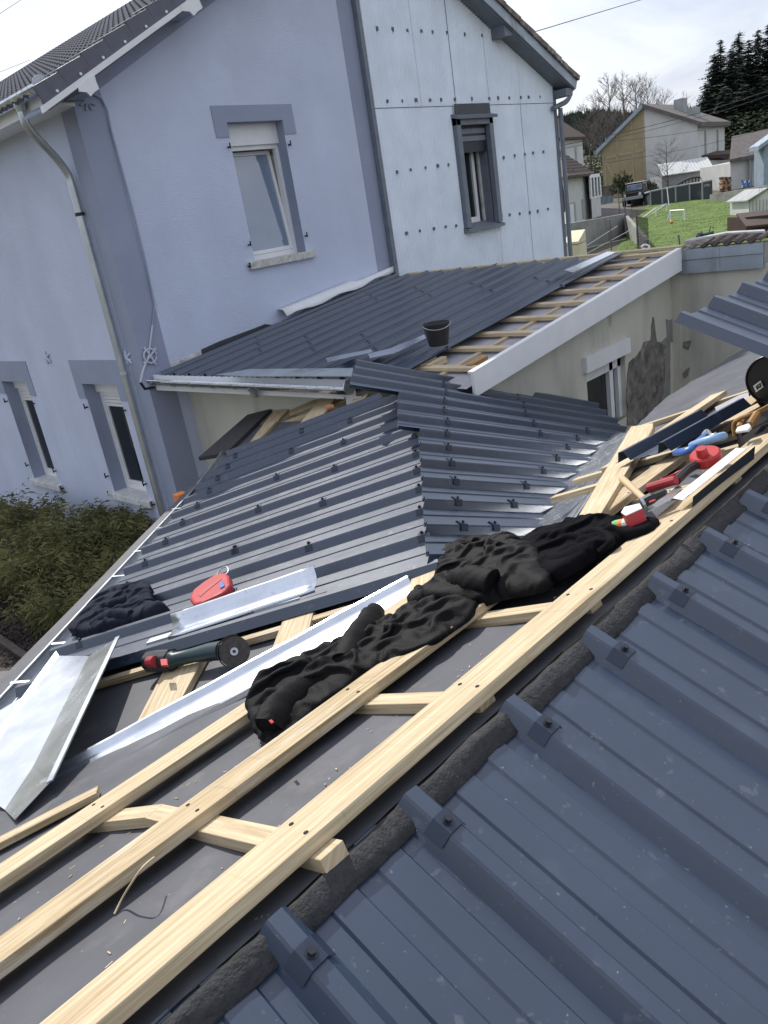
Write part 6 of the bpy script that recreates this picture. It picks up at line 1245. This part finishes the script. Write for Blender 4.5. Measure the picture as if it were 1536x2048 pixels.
# cream pillar behind the lean-to ridge
cp_ = thing('cream_cabinet', 'cream cabinet with sloping lid behind the lean-to ridge', 'cabinet', dep(1150, 520, 18))
a, b = dep(1127, 500, 18), dep(1158, 494, 17.6); c_ = dep(1173, 492, 18.3); zt_ = pz(1127, 492, a); w1_, w2_ = b - a, c_ - b; w1_.z = w2_.z = 0
q = [lift(a, 0), lift(b, 0), lift(b + w2_, 0), lift(a + w2_, 0)]; MB().hexa(q, [lift(p_, zt_) for p_ in q]).build('body', 'utility', cp_)
t4 = [lift(q[0], zt_ + .012), lift(q[1], zt_ + .012), lift(q[2], zt_ + .012), lift(q[3], zt_ + .012)]; MB().hexa(t4, [t4[0] + V((0, 0, .06)), t4[1] + V((0, 0, .06)), t4[2] + V((0, 0, .26)), t4[3] + V((0, 0, .26))]).build('lid', 'utility', cp_, bevel=.01)
MB().tube(smooth_path([dep(1282, 494, 26), dep(1290, 489, 26), dep(1299, 493, 26), dep(1294, 498, 26), dep(1284, 497, 26)]), .03, 6).build('hose_loop', 'white'); tag(bpy.data.objects['hose_loop'], 'white hose loop beside the net screen', 'hose')
# ---------------------------------------------------------------- trees
def tips(lr, mb, p, d, ln, r, lv, maxlv):
    q = p + d * ln; mid = p.lerp(q, .5) + V((lr.uniform(-1, 1), lr.uniform(-1, 1), lr.uniform(-1, 1))) * ln * .05
    mb.tube([p, mid, q], [r, r * .8, r * .6], 5 if lv < 2 else 3, False)
    if lv >= maxlv: return
    for k in range(lr.choice((3, 4)) if lv < maxlv - 1 else 3):
        f = lr.uniform(.45, 1); s = p.lerp(q, f); nd = (d + V((lr.uniform(-1, 1), lr.uniform(-1, 1), lr.uniform(-.35, .75))) * .85).normalized(); tips(lr, mb, s, nd, ln * lr.uniform(.45, .72), r * .52, lv + 1, maxlv)
def bare(name, label, cat, base, H_, seed, group, spread=.8, mat='twig', stems=1):
    lr = random.Random(seed); t = thing(name, label, cat, base, group); tr = MB(); tr.tube([base - V((0, 0, .5)), base + V((.1, 0, H_ * .35)), base + V((.2 * lr.uniform(-1, 1), 0, H_ * .72)), base + V((.3 * lr.uniform(-1, 1), .1, H_ * .97))], [H_ * .013, H_ * .010, H_ * .006, .015], 6, False); tr.build('trunk', 'bark', t)
    mb = MB()
    for k in range(30):
        f = lr.uniform(.22, .95); a = lr.random() * 6.28; d = V((cos(a) * spread, sin(a) * spread, lr.uniform(.5, 1.1))).normalized(); tips(lr, mb, base + V((0, 0, H_ * f)), d, H_ * (.26 * (1.15 - f)) + .4, H_ * .0030, 1, 4)
    mb.build('crown', mat, t)
for i, (x_, ty, d_, lb) in enumerate(((1168, 205, 100, 'bare tree furthest left, nearest the clad gable'), (1192, 185, 104, 'bare tree second from left behind the white house'), (1212, 160, 100, 'bare tree third from left above the driveway'), (1238, 150, 106, 'tall bare tree left of the large house roof'), (1262, 150, 102, 'tall bare tree above the large house left verge'), (1286, 165, 108, 'bare tree above the large house ridge'), (1318, 185, 112, 'bare tree right of the large house ridge'), (1352, 190, 116, 'bare tree furthest right, beside the dark spruces'))):
    b = dep(x_ + 14, 335, d_); bare('bare_tree', lb, 'tree', V((b.x, b.y, gz_(b.x, b.y))), pz(x_, ty, b) - gz_(b.x, b.y), 100 + i, 'bare trees behind the houses')
b = dep(1335, 365, 74); bare('bare_bush', 'bare branching bush in front of the white wall of the large house', 'bush', V((b.x, b.y, 1.2)), pz(1335, 285, b) - 1.2, 131, None, 1.3)
def conifer(label, base, H_, R_, seed):
    lr = random.Random(seed); t = thing('spruce', label, 'tree', base, 'spruces at right'); MB().tube([base, base + V((0, 0, H_))], [H_ * .016, .02], 6).build('trunk', 'bark', t); mb = MB()
    z = H_ * .06
    while z < H_ * .985:
        f = z / H_; rr = R_ * (1 - f) ** .62 * lr.uniform(.75, 1.15) + .22; nb_ = int(9 + 9 * (1 - f))
        for k in range(nb_):
            a = lr.random() * 6.28; d = V((cos(a), sin(a), 0)); s = V((-sin(a), cos(a), 0)); p = base + V((0, 0, z + lr.uniform(-.2, .2))); L_ = rr * lr.uniform(.6, 1.1)
            for j in range(5):
                u0_ = (j + .2) / 5; c_ = p + d * L_ * u0_ + V((0, 0, -.28 * L_ * u0_ + .12 * L_ * u0_ * u0_)); ww = .42 * L_ * (1.15 - u0_) + .14
                for sg in (1, -1): mb.face([c_, c_ + s * sg * ww * lr.uniform(.6, 1.2) + d * .25 * L_ / 2 + V((0, 0, lr.uniform(-.45, -.05) * ww)), c_ + d * L_ * .26 + V((0, 0, -.05))])
        z += H_ * .014 + .08
    mb.build('crown', 'conifer', t)
names = ('leftmost spruce of the dark row', 'spruce second from left in the dark row', 'tall narrow spruce third from left', 'spruce fourth from left in the dark row', 'broad spruce in the middle of the dark row', 'spruce right of the middle of the dark row', 'tallest spruce near right edge', 'spruce cut by right edge', 'short spruce in front at left of the row', 'short spruce behind the outbuilding roof', 'low spruce behind the annex', 'low spruce filling the row at right')
for i, (x_, ty, d_, r_) in enumerate(((1408, 105, 112, 3.0), (1420, 78, 116, 2.8), (1440, 92, 110, 2.8), (1456, 60, 118, 2.9), (1474, 78, 112, 3.0), (1492, 56, 118, 3.0), (1512, 44, 112, 3.0), (1534, 52, 116, 3.2), (1392, 165, 108, 2.6), (1466, 165, 106, 3.0), (1430, 170, 105, 2.8), (1505, 150, 106, 3.2))):
    b = dep(x_ + 22, 325, d_); conifer(names[i], V((b.x, b.y, gz_(b.x, b.y))), pz(x_, ty, b) - gz_(b.x, b.y), r_ * 1.35, 200 + i)
# hedge and undergrowth
mb = MB(); lr = random.Random(12)
for k in range(9000):
    x_ = lr.uniform(1150, 1560); dd = lr.uniform(88, 128); p = dep(x_, 350, dd); h_ = lr.random() ** 1.6 * (5.5 if x_ > 1380 else 3.2); p = V((p.x, p.y, gz_(p.x, p.y) + h_)); a = lr.random() * 6.28; d = V((cos(a), sin(a), lr.uniform(-.6, .6))) * lr.uniform(.15, .45); s = V((lr.uniform(-1, 1), lr.uniform(-1, 1), lr.uniform(-1, 1))).normalized() * .22
    mb.face([p - d, p + s, p + d])
o = mb.build('undergrowth', 'hedge'); o['kind'] = 'stuff'; o['label'] = 'dark undergrowth between the distant trees'; o['category'] = 'undergrowth'
def bush(px, py, d, R_, H_, seed, label):
    b = dep(px, py, d) - V((0, 0, .9)); lr = random.Random(seed); t = thing('bush', label, 'bush', b); mb = MB()
    for k in range(700):
        v = V((lr.gauss(0, 1), lr.gauss(0, 1), lr.gauss(0, 1))).normalized() * lr.random() ** .4; p = b + V((v.x * R_, v.y * R_, abs(v.z) * H_)); a = V((lr.uniform(-1, 1), lr.uniform(-1, 1), lr.uniform(-1, 1))) * .22; s = V((lr.uniform(-1, 1), lr.uniform(-1, 1), lr.uniform(-1, 1))) * .16; mb.face([p - a, p + s, p + a])
    mb.build('foliage', 'hedge', t); MB().tube([b - V((0, 0, .5)), b + V((0, 0, H_ * .5))], .08, 5).build('stem', 'bark', t)
bush(1244, 366, 77, 1.2, 2.0, 1, 'dark bush against the beige gable beside the off-roader'); bush(1292, 368, 76, 1.2, 1.2, 2, 'dark bush below the joint of the beige and white gable')
# far wooded hill
rows = []; lr = random.Random(2); Y = [(1040, 258), (1108, 248), (1150, 240), (1200, 232), (1260, 240), (1350, 235), (1450, 225), (1600, 215)]
top = []
for k in range(200):
    x_ = 1000 + k * 3.1; p = dep(x_, lerp_tab(Y, x_) + 2.5 * noise.noise(V((k * .13, 0, 0))), 620); top.append(p)
for f in (0, .2, .4, .6, .8, 1):
    rows.append([V((p.x * (1 - .5 * (1 - f)), p.y * (1 - .5 * (1 - f)), 8 + (p.z - 8) * f ** .8)) for p in top])
struct(MB().grid(rows).build('hill', 'hill_wood', smooth=True))
mb = MB()
for k in range(2600):
    i = lr.randrange(0, 199); f = lr.random() ** .5; a = V((top[i].x * (1 - .5 * (1 - f)), top[i].y * (1 - .5 * (1 - f)), 8 + (top[i].z - 8) * f ** .8)); h_ = lr.uniform(4, 9); w_ = h_ * .22; s = hx * w_; mb.face([a - s, a + s, a + V((0, 0, h_))]); mb.face([a - fy * w_, a + fy * w_, a + V((0, 0, h_))])
o = mb.build('hill_forest', 'conifer'); o['kind'] = 'stuff'; o['label'] = 'forest covering the distant hill'; o['category'] = 'forest'
# ---------------------------------------------------------------- overhead lines
def line(lb, pts, r): tag(MB().tube(pts, r, 4, False).build('power_line', 'wire'), lb, 'power line')
def sagline(a, b, s, n=16): return [a.lerp(b, i / n) - V((0, 0, s * 4 * (i / n) * (1 - i / n))) for i in range(n + 1)]
line('single wire rising from the clad roof verge to top edge', sagline(at(1068, 64, YP(G - OH)), dep(1420, -42, 26), .0), .010)
line('wire crossing in front of the large house roof', sagline(dep(1112, 293, 40), dep(1560, 172, 60), .3), .022)
line('second wire crossing the upper part of the large house', sagline(dep(1112, 300, 40), dep(1560, 182, 60), .3), .016)
line('wire crossing the middle of the large house gable', sagline(dep(1195, 285, 50), dep(1560, 226, 66), .3), .016)
line('lowest wire crossing the large house gable', sagline(dep(1195, 328, 50), dep(1560, 248, 66), .3), .016)
line('wire in the sky at top left corner', sagline(dep(-20, 40, 40), dep(60, -12, 44), 0), .014)
line('wire behind the tiled roof at left edge', sagline(dep(-20, 152, 40), dep(60, 120, 44), 0), .014)

# ---------------------------------------------------------------- faint print and sawdust on the underlay
pmat('print', (.125, .125, .14), .7, 0, .2, 60)
for txt, px, py, px2, py2, sz in (('HOME', 330, 1752, 240, 1818, .055), ('HOME', 470, 1545, 370, 1612, .055)):
    cu = bpy.data.curves.new('print', 'FONT'); cu.body = txt; cu.size = sz; cu.materials.append(MATS['print'])
    o = bpy.data.objects.new('print', cu); C.objects.link(o); p = on(U, px, py, -.0032); x_ = (on(U, px2, py2, -.0032) - p).normalized(); o.parent = und
    o.matrix_local = frame(p, x_, U.n.cross(x_), U.n)
mb = MB(); lr = random.Random(77)
for k in range(420):
    x, y = lr.uniform(0, 3.2), lr.uniform(1.0, 1.9)
    if min(abs(y - b) for b in BY) < .07: continue
    p = U.pt(x, y, .002 - .006); a = lr.random() * 6.28; l_ = lr.uniform(.002, .008); d = V((cos(a), sin(a), 0)) * l_; d -= U.n * d.dot(U.n); c_ = U.n.cross(d).normalized() * .0012
    mb.hexa([p - d - c_, p + d - c_, p + d + c_, p - d + c_], [p - d - c_ + U.n * .002, p + d - c_ + U.n * .002, p + d + c_ + U.n * .002, p - d + c_ + U.n * .002])
o = mb.build('sawdust', 'pine_pale'); o['kind'] = 'stuff'; o['label'] = 'wood chips scattered on the underlay between the boards'; o['category'] = 'sawdust'

sm_ = MB(); sm_.tube([(0, 0, 0), (0, 0, .0015)], .0052, 8); SMo = sm_.build('screw', 'bolt'); SM = SMo.data; bpy.data.objects.remove(SMo)
bl_ = [o for o in bpy.data.objects if o.name.split('.')[0] == 'batten' and o.get('group') == 'long boards laid along the near roof']
for ob_, yc, xs_ in zip(bl_, BY, ((.60, 1.12, 1.61, 2.1, 2.62, 3.12), (.60, 1.12, 1.61, 2.62, 3.12, 3.42), (.55, 1.12, 1.61))):
    for x_ in xs_:
        for dy in (-.032, .03): inst(SM, 'screw', ob_, frame(U.pt(x_ + random.uniform(-.012, .012), yc + dy, .0552), V((1, 0, 0)), U.n.cross(V((1, 0, 0))), U.n))
